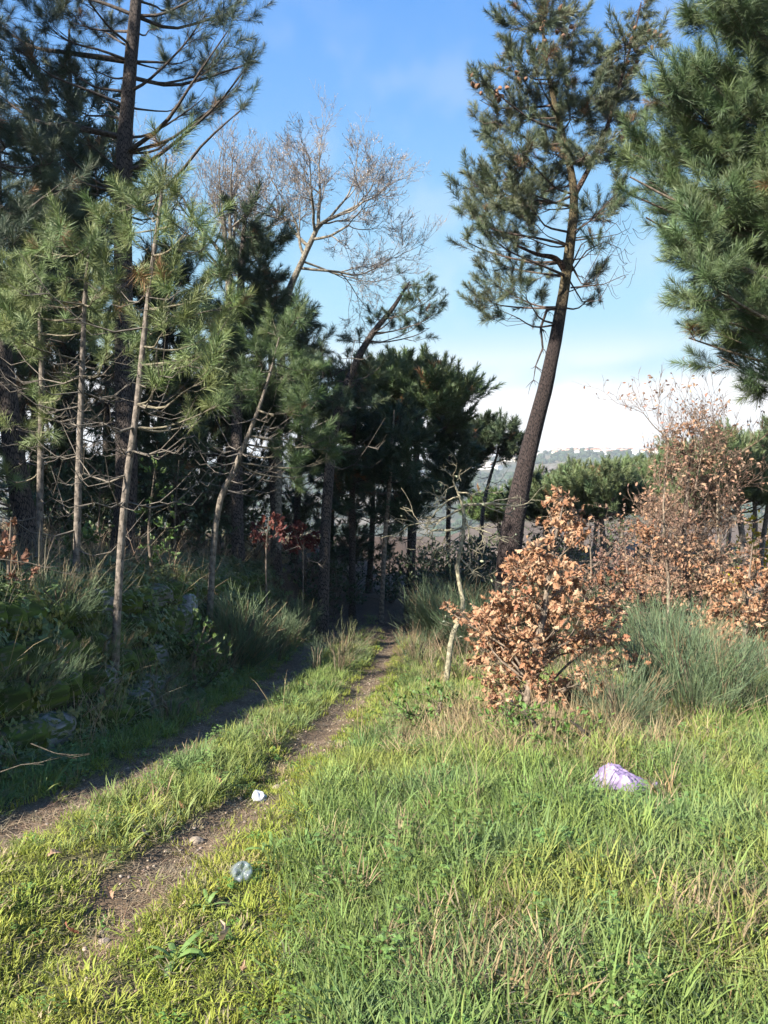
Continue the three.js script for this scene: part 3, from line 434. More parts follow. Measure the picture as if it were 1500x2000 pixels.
// ---------- bare oaks ----------
function bareTree(name, label, base, o) {
  seed(o.seed); base.y = H(base.x, base.z) - .05; const T = thing(name, label, 'tree', base, o.group), tips = []; let G = new Geo(base);
  const grow = (p, dir, len, r, lev, colr) => {
    r = Math.max(r, o.minR || .003); const n = lev > 3 ? 2 : 4, pts = [p.clone()], rs = [r]; let q = p.clone(), d = dir.clone();
    for (let i = 1; i <= n; i++) { d.add(rdir().multiplyScalar(o.wiggle)).addScaledVector(UP, o.up * .12).normalize(); q = q.clone().addScaledVector(d, len / n); pts.push(q); rs.push(r * (1 - .4 * i / n)); }
    G.tube(pts, rs, lev < 2 ? 8 : lev < 4 ? 4 : 3, colr(lev), lev < 2 ? .2 : 0);
    if (lev >= o.depth) { tips.push([q, d]); return; }
    const kids = lev < 2 ? 3 : o.kids;
    for (let k = 0; k < kids; k++) { const t = k === 0 ? n : Math.max(1, Math.round(rr(.3, 1) * n)), s = d.clone().add(rdir().multiplyScalar(k === 0 ? .35 : .85)).normalize(); s.addScaledVector(UP, o.up * .25).normalize(); grow(pts[t], s, len * rr(.6, .85) * (k ? .85 : 1), rs[t] * (k ? .62 : .85), lev + 1, colr); }
  };
  const tp = o.trunk, cv = new THREE.CatmullRomCurve3(tp.map(t => t[0])), pp = cv.getPoints(16), rs = pp.map((_, i) => { const q = i / 16 * (tp.length - 1), k = Math.min(tp.length - 2, Math.floor(q)); return tp[k][1] + (tp[k + 1][1] - tp[k][1]) * (q - k); });
  G.tube(pp, rs, 10, o.color(0), .2); G.mesh('trunk', thinBark, T);
  for (const [t, tx, len, r] of o.limbs) { G = new Geo(base); const p = cv.getPoint(t); grow(p, tx.clone().sub(p).normalize(), len * (o.scale || 1), r, 1, o.color); G.mesh('limb', thinBark, T); }
  return [T, tips, base];
}
const budMat = new THREE.MeshStandardMaterial({ color: 0xffffff, roughness: .9, side: THREE.DoubleSide });
const BUD = leafGeo(31, .05, .008, 0, .6, .5);
const paleOak = l => l < 2 ? [.3, .265, .21] : l < 4 ? [.4, .345, .29] : [.5, .43, .38];
function withBuds(T, tips, base, n, c) { const L = []; for (const [p, d] of tips) for (let k = 0; k < n; k++) L.push([placed(p.clone().addScaledVector(d, -rr(0, .12)), d.clone().add(rdir().multiplyScalar(.8)).normalize(), rr(0, 6.3), rr(.35, .8), base), vary(c, .3)]); scatter('buds', BUD, budMat, L, T); }
{
  const d = 14, S = (a, b, e = 0) => spot(a, b, d + e);
  let r = bareTree('bare_oak_tree', 'leafless oak with pale twigs left of the other, close behind the tall pine', onG(452, d), { seed: 501, scale: .8, depth: 6, kids: 4, wiggle: .22, up: .5, color: paleOak, trunk: [[S(452, 1120), .11], [S(450, 800), .09], [S(448, 600), .075], [S(447, 520), .06]],
    limbs: [[1, S(425, 420), 1.1, .045], [1, S(475, 400), 1.1, .045], [.95, S(402, 300, .3), 1.5, .04], [.9, S(500, 430, -.3), 1.1, .032], [.85, S(370, 430), 1.2, .03], [.98, S(462, 300), 1.35, .038], [.8, S(540, 480, .3), 1.1, .025]] });
  withBuds(...r, 1, [.5, .42, .38]);
  r = bareTree('bare_oak_tree', 'leafless oak with fan of pinkish twigs leaning right against the blue sky', onG(540, d), { seed: 505, scale: .72, depth: 6, kids: 4, wiggle: .22, up: .35, color: paleOak, trunk: [[S(538, 1120), .1], [S(545, 800), .085], [S(562, 580), .066], [S(590, 510), .054], [S(622, 440), .042]],
    limbs: [[1, S(700, 385), 1.1, .036], [1, S(640, 330), 1.1, .036], [.96, S(690, 330, .4), 1.2, .032], [.85, S(560, 440), 1.2, .034], [.78, S(580, 420), 1.2, .03], [.7, S(690, 560), 1.4, .028], [.9, S(720, 440, -.4), 1.1, .028], [.95, S(610, 360, -.5), 1.1, .03], [.75, S(720, 540, .4), 1.1, .022]] });
  withBuds(...r, 1, [.5, .42, .38]);
}
{ // lichen-covered sapling in front
  const d = 7.6, S = (a, b, e = 0) => spot(a, b, d + e), LC = () => [.42, .38, .26];
  const lim = []; for (const [t, a, b, l, r] of [[.3, 870, 1270, .25, .008], [.55, 960, 1150, .3, .008], [.7, 800, 1080, .5, .011], [.72, 960, 1060, .35, .009], [.82, 810, 1030, .45, .011], [.84, 980, 990, .55, .016], [.9, 830, 1000, .35, .008], [.93, 930, 960, .3, .007], [.97, 860, 950, .25, .006], [1, 885, 920, .2, .006], [.78, 940, 1100, .35, .008], [.66, 850, 1120, .3, .007]]) lim.push([t, S(a, b, rr(-.3, .3)), l * .72, r * 1.2]);
  const [T, tips, base] = bareTree('lichen_oak_sapling', 'small crooked leafless oak grey with lichen, left of the brown oak bush', onG(872, d), { seed: 511, depth: 4, kids: 3, minR: .004, wiggle: .3, up: .1, color: LC, trunk: [[S(872, 1330), .03], [S(884, 1240), .026], [S(905, 1190), .023], [S(893, 1110), .021], [S(905, 1040), .019], [S(904, 990), .016], [S(885, 940), .008]], limbs: lim });
  const L = []; for (const [p, d2] of tips) if (R() < .07) L.push([placed(p, rdir(), 0, new V(rr(.15, .3), rr(.15, .45), rr(.15, .3)), base), vary([.3, .31, .2], .2)]);
  scatter('lichen', new THREE.IcosahedronGeometry(.05, 0), budMat, L, T);
}
// ---------- oaks that hold their brown leaves ----------
const brownMats = [[.34, .17, .085], [.41, .24, .135], [.27, .12, .058], [.37, .205, .108], [.45, .3, .185], [.22, .1, .055]].map(c => { const m = leafMat(.8, .25); m.color.setRGB(...c); return m; });
const brownTint = () => vary(pick([[.34, .17, .085], [.41, .24, .135], [.27, .12, .058], [.37, .205, .108], [.45, .3, .185]]), .12, .06);
function brownOak(name, label, base, o) {
  seed(o.seed); base.copy(o.trunk[0][0]); base.y = H(base.x, base.z); o.trunk[0][0].y = base.y - .05; const T = thing(name, label, o.cat || 'tree', base, o.group);
  return crownPlant(T, { pieces: OAK, mat: dryMat, foliage: 'leaves', tint: o.tint || brownTint, partMats: brownMats, trunk: o.trunk, clumps: o.clumps, thin: 1, sides: 8, segs: 14, low: .05, rise: .7, sag: .05, limbName: 'branch', limbR: .008, twigR: .0032, twigSag: -.05, perTwig: 6, lift: -.25, jit: .9, size: o.size || 1, squash: new V(1, .9, 1), barkColor: [.28, .22, .17], limbColor: [.26, .2, .15], asParts: o.asParts, ...o.more });
}
{
  const d = 5.7, S = (a, b, e = 0) => spot(a + 14, b, d + e); seed(601);
  const C = [[1085, 975, 26], [1060, 1000, 26], [1110, 1010, 28], [1080, 1040, 32], [1120, 1050, 24], [1000, 1090, 34], [1040, 1080, 36], [1080, 1110, 36], [980, 1110, 26], [1020, 1130, 40], [1070, 1150, 40], [1110, 1130, 30], [950, 1170, 36], [1000, 1180, 42], [1050, 1200, 44], [1100, 1190, 40], [1140, 1180, 34], [1180, 1180, 28], [920, 1220, 34], [960, 1240, 42], [1010, 1250, 42], [1060, 1250, 40], [1150, 1230, 34], [1190, 1240, 24], [930, 1270, 36], [980, 1300, 42], [1030, 1310, 38], [950, 1330, 34], [1000, 1350, 36], [1060, 1350, 34], [1110, 1340, 32], [1150, 1320, 30], [1180, 1330, 20], [1170, 1280, 24], [1040, 1385, 30], [1090, 1375, 28], [930, 1210, 30], [1000, 1400, 28], [1070, 1405, 28], [1050, 1425, 22], [1120, 1395, 22], [950, 1395, 18], [970, 1200, 34], [1120, 1250, 34], [1140, 1350, 24], [1240, 1290, 16], [1215, 1275, 14], [880, 1200, 16], [850, 1180, 12], [905, 1195, 16], [960, 1370, 20], [1180, 1160, 18], [1210, 1210, 14]];
  brownOak('brown_oak_bush', 'rust-brown oak bush full of withered leaves in the foreground', onG(1040, d), { seed: 602, cat: 'shrub', trunk: [[S(1000, 1450), .032], [S(1015, 1370), .03], [S(1030, 1280), .026], [S(1050, 1180), .02], [S(1065, 1080), .014], [S(1085, 990), .006]], clumps: clumpsAt(C.map(([a, b, r]) => [a + 14, b, r * 1.18]), d, 90, .5), size: .58, asParts: 300, more: { low: .1 } });
}
{
  const d = 9.5, S = (a, b, e = 0) => spot(a, b, d + e); seed(611);
  const C = [[1330, 880, 26], [1380, 900, 26], [1300, 920, 26], [1350, 950, 28], [1400, 950, 22], [1290, 980, 30], [1330, 1010, 32], [1260, 1040, 28], [1300, 1070, 34], [1350, 1080, 34], [1400, 1090, 28], [1250, 1100, 28], [1290, 1130, 32], [1340, 1140, 32], [1390, 1150, 28], [1240, 1150, 24], [1420, 1180, 26], [1300, 1190, 26], [1350, 830, 18], [1320, 840, 14], [1400, 1010, 20], [1260, 990, 18]];
  const k = brownOak('brown_oak_tree', 'young oak with thin tan leaves and bare top twigs right of the brown bush', onG(1340, d), { seed: 612, trunk: [[S(1350, 1270), .045], [S(1345, 1180), .04], [S(1335, 1080), .034], [S(1340, 980), .025], [S(1350, 880), .014], [S(1358, 800), .004]], clumps: clumpsAt(C.map(([a, b, r]) => [a, b, r * 1.45]), d, 48, .7), asParts: 300, size: .58, tint: () => vary(pick([[.29, .17, .11], [.37, .24, .15], [.24, .14, .09], [.33, .2, .125]]), .15, .06) });
  const T = scene.children[scene.children.length - 1]; seed(613);
  for (let i = 0; i < 14; i++) { const A = S(rr(1310, 1390), rr(860, 960), rr(-.3, .3)), B = S(1290 + rr(0, 130), rr(790, 850), rr(-.3, .4)), G = new Geo(T.position); G.tube([A, A.clone().lerp(B, .5).add(inball().multiplyScalar(.06)), B], [.007, .005, .002], 4, [.42, .33, .25]); for (let q = 0; q < 6; q++) { const b = A.clone().lerp(B, rr(.3, 1)); G.tube([b, b.clone().add(new V(rr(-.2, .2), rr(.1, .28), rr(-.15, .15)))], [.003, .0015], 3, [.42, .31, .25]); } G.mesh('bare_twig', thinBark, T); }
}
{
  const d = 8.6, S = (a, b, e = 0) => spot(a, b, d + e); seed(621);
  const C = [[1400, 1140, 26], [1440, 1130, 28], [1480, 1120, 30], [1420, 1190, 30], [1460, 1190, 32], [1500, 1180, 30], [1400, 1240, 26], [1440, 1240, 28], [1490, 1240, 28], [1370, 1210, 22], [1520, 1130, 30], [1540, 1200, 30], [1490, 1290, 24], [1510, 1260, 26]];
  brownOak('brown_oak_shrub', 'low brown-leaved oak shrub at the right edge above the broom', onG(1450, d), { seed: 622, cat: 'shrub', trunk: [[S(1450, 1330), .03], [S(1455, 1250), .026], [S(1460, 1160), .018], [S(1470, 1060), .005]], clumps: clumpsAt(C.map(([a, b, r]) => [a, b, r * 1.3]), d, 60, .5), asParts: 300, size: .66 });
}
{
  const d = 11, S = (a, b, e = 0) => spot(a, b, d + e); seed(631);
  const C = [[1215, 1080, 18], [1240, 1110, 22], [1220, 1150, 24], [1260, 1160, 24], [1200, 1120, 18], [1180, 1090, 14], [1230, 1190, 24], [1190, 1180, 18], [1160, 1130, 14], [1265, 1210, 22]];
  brownOak('brown_oak_shrub', 'mauve-brown oak shrub in the gap between the brown bush and the young oak', onG(1225, d), { seed: 632, cat: 'shrub', trunk: [[S(1225, 1270), .03], [S(1225, 1190), .025], [S(1225, 1120), .016], [S(1220, 1060), .004]], clumps: clumpsAt(C.map(([a, b, r]) => [a, b, r * 1.4]), d, 50, .5), asParts: 200, size: .66, tint: () => vary(pick([[.24, .14, .105], [.3, .19, .135], [.2, .11, .09]]), .15, .06) });
}
{
  const tanT = () => vary(pick([[.24, .15, .11], [.31, .2, .14], [.2, .12, .09], [.27, .17, .12]]), .15, .06);
  for (const [a, d, h, sd, label] of [[1150, 12.5, 1.9, 671, 'thin mauve-brown oak shrub under the broad umbrella pine'], [1270, 13.5, 2.3, 674, 'thin mauve-brown oak shrub left behind the young tan oak'], [1400, 12.5, 2.1, 677, 'thin mauve-brown oak shrub between the young tan oak and the pale pine trunk']]) {
    seed(sd); const b = onG(a, d), C = []; for (let k = 0; k < 22; k++) C.push([b.clone().add(new V(rr(-.8, .8), h * rr(.25, 1), rr(-.5, .5))), rr(.26, .4), 66]);
    brownOak('brown_oak_shrub', label, b, { seed: sd + 1, cat: 'shrub', trunk: [[b.clone(), .025], [b.clone().add(new V(.05, h * .5, 0)), .018], [b.clone().add(new V(0, h, 0)), .005]], clumps: C, asParts: 120, size: .62, tint: tanT });
  }
}
// tall bare saplings with a few tan leaves, standing over the low oaks
for (const [a, d, top, sd, label] of [[1300, 9.2, 815, 690, 'tall bare sapling with reddish twigs, leftmost of the three over the low oaks'], [1362, 10, 800, 693, 'tall bare sapling with reddish twigs, middle one of the three over the low oaks'], [1405, 9.6, 845, 696, 'tall bare sapling with reddish twigs, rightmost of the three over the low oaks']]) {
  const S = (x, y, e = 0) => spot(x, y, d + e), lim = []; seed(sd); for (let k = 0; k < 15; k++) { const t = rr(.25, 1), y = 1230 + (top + 40 - 1230) * t; lim.push([t, S(a + rr(-75, 75), y - rr(50, 110), rr(-.5, .5)), rr(.28, .5), rr(.004, .008)]); }
  const [T, tips, base] = bareTree('bare_sapling', label, onG(a, d), { seed: sd + 1, depth: 5, kids: 3, minR: .0022, wiggle: .2, up: .5, color: l => l < 2 ? [.34, .27, .2] : [.4, .27, .2], trunk: [[S(a, 1290), .022], [S(a + 6, 1150), .019], [S(a - 4, 1000), .014], [S(a + 6, top + 40), .006]], limbs: lim });
  const L = []; for (const [p, dd] of tips) if (R() < .35) L.push([placed(p, dd.clone().add(new V(0, -1, 0)).add(rdir().multiplyScalar(.6)).normalize(), rr(0, 6), rr(.35, .6), base), vary(pick([[.34, .2, .13], [.4, .26, .17], [.28, .15, .1]]), .15)]); scatter('leaves', OAK[0], dryMat, L, T);
}
{ // red leaves on the bank at the left edge and under the pines
  const red = () => vary(pick([[.12, .022, .016], [.15, .035, .02], [.09, .016, .014]]), .15, .06);
  let d = 5.4, S = (a, b) => spot(a, b, d); seed(641);
  brownOak('red_oak_seedling', 'small oak with rusty red leaves at the left edge on top of the bank', onG(20, d), { seed: 642, cat: 'shrub', trunk: [[S(15, 1150), .012], [S(18, 1080), .01], [S(22, 1010), .004]], clumps: clumpsAt([[10, 1030, 22], [30, 1060, 24], [5, 1080, 22], [40, 1090, 20], [70, 1105, 16], [20, 1110, 20]], d, 26, .25), tint: red, size: .8, asParts: 120 });
  d = 13; seed(651);
  brownOak('red_leaved_shrub', 'dark red-leaved shrub glowing in the shade left of the path end', onG(595, d), { seed: 652, cat: 'shrub', trunk: [[S(590, 1150), .014], [S(592, 1080), .012], [S(590, 1020), .005]], clumps: clumpsAt([[575, 1035, 20], [600, 1040, 22], [622, 1045, 16], [560, 1045, 16], [590, 1060, 18], [610, 1065, 16], [570, 1070, 16]], d, 30, .3), tint: red, size: 1.1 });
  d = 11; seed(661);
  brownOak('red_leaved_shrub', 'dark red-leaved shrub behind the tall broom on the bank', onG(528, d), { seed: 662, cat: 'shrub', trunk: [[S(522, 1130), .016], [S(520, 1070), .012], [S(525, 1010), .005]], clumps: clumpsAt([[510, 1025, 20], [535, 1020, 20], [545, 1040, 18], [525, 1055, 18], [505, 1050, 16]], d, 30, .3), tint: red, size: 1.05 });
}

// ---------- broom, shrubs ----------
function broom(label, base, h, w, n, o = {}) {
  seed(o.seed || Math.round(base.x * 100 + base.z * 37)); base.y = H(base.x, base.z) - .03; const T = thing(o.name || 'broom_shrub', label, 'shrub', base, o.group), L = [], G = new Geo(base), g = o.far ? BROOMF : BROOM;
  for (let k = 0; k < n; k++) {
    const a = rr(0, 6.283), q = Math.sqrt(R()), out = new V(Math.cos(a) * q, 0, Math.sin(a) * q), t = R();
    const dir = new V(out.x * .75 + (o.lean || 0), 1, out.z * .75).add(rdir().multiplyScalar(.12)).normalize(), hh = h * t * .62 * (1 - .25 * q * q);
    const p = base.clone().add(new V(out.x * w * (.35 + .55 * t), hh, out.z * w * (.35 + .55 * t))); p.x += (o.lean || 0) * hh; p.y = Math.max(p.y, H(p.x, p.z) - .02 + hh * .4);
    L.push([placed(p, dir, rr(0, 6.28), Math.max(.3, h) * rr(.55, .85) * (o.sz || 1), base), R() < (o.dry ?? .12) ? vary(o.name ? [.2, .15, .09] : [.2, .145, .085], .35) : vary(o.green || [.1, .14, .075], .4, .12)]);
  }
  for (let k = 0; k < 6; k++) { const a = rr(0, 6.283), e = base.clone().add(new V(Math.cos(a) * w * .5, h * .6, Math.sin(a) * w * .5)); G.tube([base.clone().add(new V(Math.cos(a) * .04, 0, Math.sin(a) * .04)), base.clone().lerp(e, .5).add(new V(0, .06, 0)), e], [.013, .009, .004], 5, [.2, .16, .11]); }
  G.mesh('stem', thinBark, T);
  const per = Math.ceil(L.length / g.length); g.forEach((s, i) => scatter('twigs', s, stemMat, L.slice(i * per, (i + 1) * per), T));
}
broom('grey-green broom bush in front of the brown oak bush, beside the lilac cloth', onG(1215, 5.2), .6, .34, 95, { green: [.1, .14, .07], lean: .12 });
broom('wide grey-green broom bush at the right, dark beneath', onG(1365, 5.8), .85, .72, 220, { green: [.1, .14, .07], lean: .08 });
broom('broom bush at the right edge behind the grass verge', onG(1500, 5.7), .7, .5, 120, { green: [.1, .14, .07] });
broom('broom bush showing between the brown bush and the low oak shrub', onG(1290, 7.6), 1.0, .55, 190, { green: [.1, .14, .07] });
broom('tall dark broom left of the lichen oak sapling', onG(862, 10.4), 1.15, .5, 150, { green: [.1, .14, .07] });
broom('broom behind the lichen oak sapling', onG(935, 9.4), 1.15, .55, 170, { green: [.1, .14, .07] });
broom('small upright broom plant on the grass strip between the ruts', onG(618, 8.6), .52, .14, 18, { green: [.1, .14, .07], dry: .05, sz: 1.1 });
broom('tan and green arching broom leaning over the right rut', onG(662, 8.4), .62, .22, 40, { green: [.15, .16, .08], dry: .5, lean: .35, sz: 1.1 });
broom('dry broom by the right rut left of the lichen oak', onG(815, 8.8), .6, .3, 70, { dry: .6, green: [.1, .14, .07] });
broom('dark broom mass on the bank at the left edge', onG(40, 5.0), .4, .5, 100, { green: [.1, .14, .07], dry: .16, lean: .2 });
broom('blue-green broom tuft on the bank right of the red seedling', onG(110, 5.6), .45, .4, 95, { green: [.1, .14, .07], lean: .1 });
broom('broom clump on the bank left of the nearest young pine', onG(190, 5.9), .36, .4, 80, { green: [.1, .14, .07], dry: .2 });
broom('brownish broom clump on the bank right of the nearest young pine', onG(300, 6.6), .45, .45, 90, { green: [.1, .14, .07], dry: .35 });
broom('broom clump hanging over the mossy wall', onG(330, 6.1), .32, .3, 50, { green: [.1, .14, .07], dry: .35, lean: .25 });
broom('tall green broom on the bank below the leaning young pine', onG(462, 8.6), 1.05, .42, 190, { green: [.1, .14, .07], dry: .25 });
broom('brown-stemmed broom on the bank left of the tall green one', onG(390, 7.8), .5, .4, 90, { green: [.1, .14, .07], dry: .4 });
broom('pale broom at the far end of the mossy wall', onG(540, 9.6), .75, .35, 110, { green: [.1, .14, .07], lean: .1 });
broom('broom at the turn of the path', onG(570, 11.5), .8, .4, 110, { green: [.1, .14, .07] });
broom('broom patch beneath the umbrella pine with the broad crown', onG(1150, 11.5), .9, .7, 170, { green: [.1, .14, .07], dry: .3 });
for (const [a, d, l] of [[1090, 13.5, 'broom behind the top of the brown oak bush'], [1230, 15, 'broom at the edge of the brown field'], [1360, 15.5, 'broom in front of the far umbrella pines'], [1020, 12.8, 'broom at the foot of the leaning pine']]) broom(l, onG(a, d), 1.1, .9, 170, { green: [.1, .14, .07], dry: .35, far: 1 });
broom('dry broom beneath the young tan oak', onG(1310, 10.6), .8, .8, 190, { green: [.1, .14, .07], dry: .45 });
broom('broom at the right edge beneath the pale pine trunk', onG(1440, 11.5), .8, .7, 150, { green: [.1, .14, .07], dry: .3 });

function leafyShrub(name, label, base, h, w, n, c, o = {}) {
  seed(o.seed || Math.round(base.x * 91 - base.z * 53)); base.y = H(base.x, base.z); const T = thing(name, label, 'shrub', base, o.group), trunk = [[base.clone().add(new V(0, -.05, 0)), .022], [base.clone().add(new V(rr(-.08, .08), h * .4, 0)), .016], [base.clone().add(new V(rr(-.1, .1), h * .9, rr(-.1, .1))), .006]], C = [];
  for (let k = 0; k < n; k++) { const a = rr(0, 6.283), q = Math.sqrt(R()); C.push([base.clone().add(new V(Math.cos(a) * q * w, h * rr(.2, 1) * (1 - .35 * q * q), Math.sin(a) * q * w)), rr(.14, .24) * (o.cl || 1), o.per || 34]); }
  crownPlant(T, { pieces: o.pieces || OVAL, mat: greenLeafMat, foliage: 'leaves', tint: () => vary(c, .3, .15), trunk, clumps: C, thin: 1, sides: 6, segs: 8, low: 0, rise: .8, sag: .02, limbName: 'branch', limbR: .007, twigR: .003, perTwig: 7, lift: .3, jit: .8, size: o.size || 1, barkColor: [.2, .16, .12], limbColor: [.18, .15, .1] });
}
leafyShrub('evergreen_shrub', 'glossy green shrub on the bank left of the tall green broom', onG(385, 7.2), .75, .35, 16, [.085, .15, .03]);
leafyShrub('evergreen_shrub', 'small bright green shrub at the foot of the second young pine', onG(165, 7.4), .55, .3, 10, [.075, .13, .03]);
leafyShrub('evergreen_shrub', 'bright green shrub sprig behind the nearest young pine trunk', onG(300, 8), 1.35, .25, 9, [.1, .17, .035]);
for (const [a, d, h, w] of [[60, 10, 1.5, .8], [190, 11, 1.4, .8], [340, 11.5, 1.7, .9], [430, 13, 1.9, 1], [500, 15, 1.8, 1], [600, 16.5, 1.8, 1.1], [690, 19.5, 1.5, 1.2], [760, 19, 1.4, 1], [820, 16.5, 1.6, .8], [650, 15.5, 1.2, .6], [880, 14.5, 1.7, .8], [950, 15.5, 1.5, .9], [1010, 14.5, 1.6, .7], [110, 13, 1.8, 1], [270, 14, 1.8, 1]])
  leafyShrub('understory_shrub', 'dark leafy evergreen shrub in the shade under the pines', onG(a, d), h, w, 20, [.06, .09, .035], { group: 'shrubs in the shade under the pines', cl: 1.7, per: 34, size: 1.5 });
leafyShrub('dark_juniper', 'dark green upright juniper clump right of the wood', onG(905, 15), 1.9, .6, 34, [.045, .072, .042], { cl: 1.4, per: 42, size: 1.5 });
leafyShrub('dark_juniper', 'dark green shrub filling the gap behind the leaning trunk', onG(1030, 15.5), 1.75, .9, 36, [.045, .072, .042], { cl: 1.5, per: 42, size: 1.5 });
leafyShrub('dark_juniper', 'dark green juniper spires left of the lichen oak', onG(850, 14), 1.7, .6, 30, [.045, .072, .042], { cl: 1.4, per: 42, size: 1.4 });
leafyShrub('dark_juniper', 'dark green low juniper between the lichen oak and the leaning trunk', onG(960, 13.5), 1.5, .6, 30, [.045, .072, .042], { cl: 1.4, per: 42, size: 1.4 });
leafyShrub('mimosa_bush', 'mimosa covered in bright yellow blossom at the right edge', onG(1490, 21), 2.1, .8, 24, [.75, .58, .03], { cl: 2.4, per: 56, size: 2.2 });
leafyShrub('green_bush', 'rounded green bush in front of the mimosa', onG(1475, 24), 1.5, .9, 18, [.06, .1, .05], { cl: 2, per: 40, size: 1.6 });
leafyShrub('green_bush', 'light green bush at the edge of the brown field', onG(1130, 19), 1.5, .7, 16, [.12, .16, .05], { cl: 1.8, per: 36, size: 1.6 });
for (const [a, d, l] of [[1110, 25, 'green thicket under the broad umbrella pine crown'], [1210, 27, 'green thicket at the far side of the brown field'], [1300, 24, 'green thicket behind the bare saplings'], [1390, 24, 'green thicket left of the tall pale pine trunk'], [1060, 22, 'green thicket right behind the leaning trunk'], [990, 24, 'green thicket left behind the leaning trunk']]) leafyShrub('thicket', l, onG(a, d), rr(1.5, 2.1), 1.3, 26, [.09, .125, .05], { cl: 2.2, per: 40, size: 1.7 });
leafyShrub('bramble', 'bright green bramble at the foot of the brown oak bush', onG(1035, 5.0), .22, .35, 12, [.1, .19, .03], { size: .8 });
leafyShrub('bramble', 'green bramble patch left of the brown oak bush near the rut', onG(850, 5.9), .25, .35, 12, [.095, .18, .03], { size: .8 });
leafyShrub('bramble', 'low green bramble right of the brown bush by the dry stalks', onG(1130, 4.8), .2, .25, 9, [.1, .18, .03], { size: .7 });

// ---------- the mossy stone wall ----------
{
  seed(701); const base = onG(250, 5.4); const W = thing('mossy_stone_wall', 'old dry stone wall under moss along the shaded bank left of the path', 'wall', base);
  const stones = []; for (let k = 0; k < 6; k++) { const g = new THREE.IcosahedronGeometry(1, 3), a = g.attributes.position, v = new V(); for (let i = 0; i < a.count; i++) { v.fromBufferAttribute(a, i); const n = fbm(v.x * 1.6 + k * 9 + v.z, v.y * 1.6 + 5 - v.z * .7, 3); v.set(Math.sign(v.x) * Math.pow(Math.abs(v.x), .7), Math.sign(v.y) * Math.pow(Math.abs(v.y), .7), Math.sign(v.z) * Math.pow(Math.abs(v.z), .7)).multiplyScalar(.75 + .5 * n); a.setXYZ(i, v.x, v.y, v.z); } g.computeVertexNormals(); stones.push(g); }
  const mossTex = (s, A, B, C2) => tex(256, (u, v) => { const n = tfbm(u, v, 8, s), m = tfbm(u, v, 20, s + 5); return mixc(mixc(A, B, smooth(.35, .6, n)), C2, smooth(.55, .68, m)); }, true);
  const grey = mossTex(60, [.36, .36, .36], [.5, .5, .48], [.24, .3, .14]), moss = mossTex(70, [.2, .25, .1], [.3, .36, .12], [.32, .32, .28]);
  const mats = [[grey, 0xffffff], [moss, 0xffffff], [moss, 0xd8d8c0]].map(([m, c]) => new THREE.MeshStandardMaterial({ map: m, bumpMap: m, bumpScale: .02, color: c, roughness: 1 }));
  for (let d = 2.6; d < 12; d += .24) for (let row = 0; row < 4; row++) {
    const dd = d + rr(-.07, .07) + (row % 2) * .12, hh = .12 + row * .26; let x = xL(dd) - .62, lo = x - 1.2; const g0 = H(x + .25, -dd);
    for (let q = 0; q < 26; q++) { const m = (x + lo) / 2; (H(m, -dd) - g0 < hh) ? x = m : lo = m; }
    const s = part('stone', pick(stones), row > 2 && R() < .5 ? mats[1] : pick([mats[0], mats[1], mats[1], mats[2]]), W);
    s.position.set(x - .03, g0 + hh, -dd).sub(base); s.scale.set(rr(.1, .15), rr(.1, .15), rr(.13, .2)); s.rotation.set(rr(-.3, .3), rr(-.5, .1) - .3, rr(-.3, .3));
  }
  const pale = new THREE.MeshStandardMaterial({ map: grey, bumpMap: grey, bumpScale: .02, color: new THREE.Color().setRGB(1.9, 1.95, 2.1), roughness: 1 });
  for (const [a, b, d, sx, sy] of [[95, 1240, 4.15, .07, .05], [108, 1262, 4.1, .04, .05], [200, 1210, 4.75, .05, .12], [203, 1255, 4.7, .05, .08], [485, 1185, 8.3, .09, .14]]) { const s = part('stone', pick(stones), pale, W), p = spot(a, b, d); let x = p.x; while (H(x, p.z) < p.y && x > p.x - 1.5) x -= .01; p.x = x + .07; s.position.copy(p).sub(base); s.scale.set(.09, sy, sx); s.userData.label = 'pale lichen-covered stone'; }
}

// ---------- grass, straw and small plants ----------
function tuftGeo(s, n, h, w, sp, lean) {
  seed(s); const P = [];
  for (let k = 0; k < n; k++) {
    const a = rr(0, 6.283), q = sp * Math.sqrt(R()), bx = Math.cos(a) * q, bz = Math.sin(a) * q, l = h * rr(.5, 1.1), le = lean * rr(.3, 1.3), da = a + rr(-1.2, 1.2), cx = Math.cos(da), cz = Math.sin(da), wx = -Math.sin(da + rr(-.6, .6)) * w / 2, wz = Math.cos(da) * w / 2;
    const pt = (t) => { const b = le * t; return [bx + cx * l * t * Math.sin(b), l * t * Math.cos(b * .8), bz + cz * l * t * Math.sin(b)]; };
    const A = pt(0), B = pt(.4), C = pt(.75), D = pt(1);
    const ed = (p, k2) => [[p[0] - wx * k2, p[1], p[2] - wz * k2], [p[0] + wx * k2, p[1], p[2] + wz * k2]], [a0, a1] = ed(A, .8), [b0, b1] = ed(B, 1), [c0, c1] = ed(C, .7);
    P.push(...a0, ...a1, ...b0, ...a1, ...b1, ...b0, ...b0, ...b1, ...c0, ...b1, ...c1, ...c0, ...c0, ...c1, ...D);
  }
  return flat(P);
}
const LUSH = [tuftGeo(801, 18, .14, .005, .05, 1.0), tuftGeo(802, 16, .165, .0055, .05, 1.25), tuftGeo(803, 20, .115, .0046, .05, .8)];
const SHORT = [tuftGeo(805, 26, .042, .0038, .055, 1.0), tuftGeo(806, 24, .055, .004, .055, 1.2)];
const STALK = [tuftGeo(808, 9, .42, .0035, .05, .45), tuftGeo(809, 8, .5, .0035, .06, .7)];
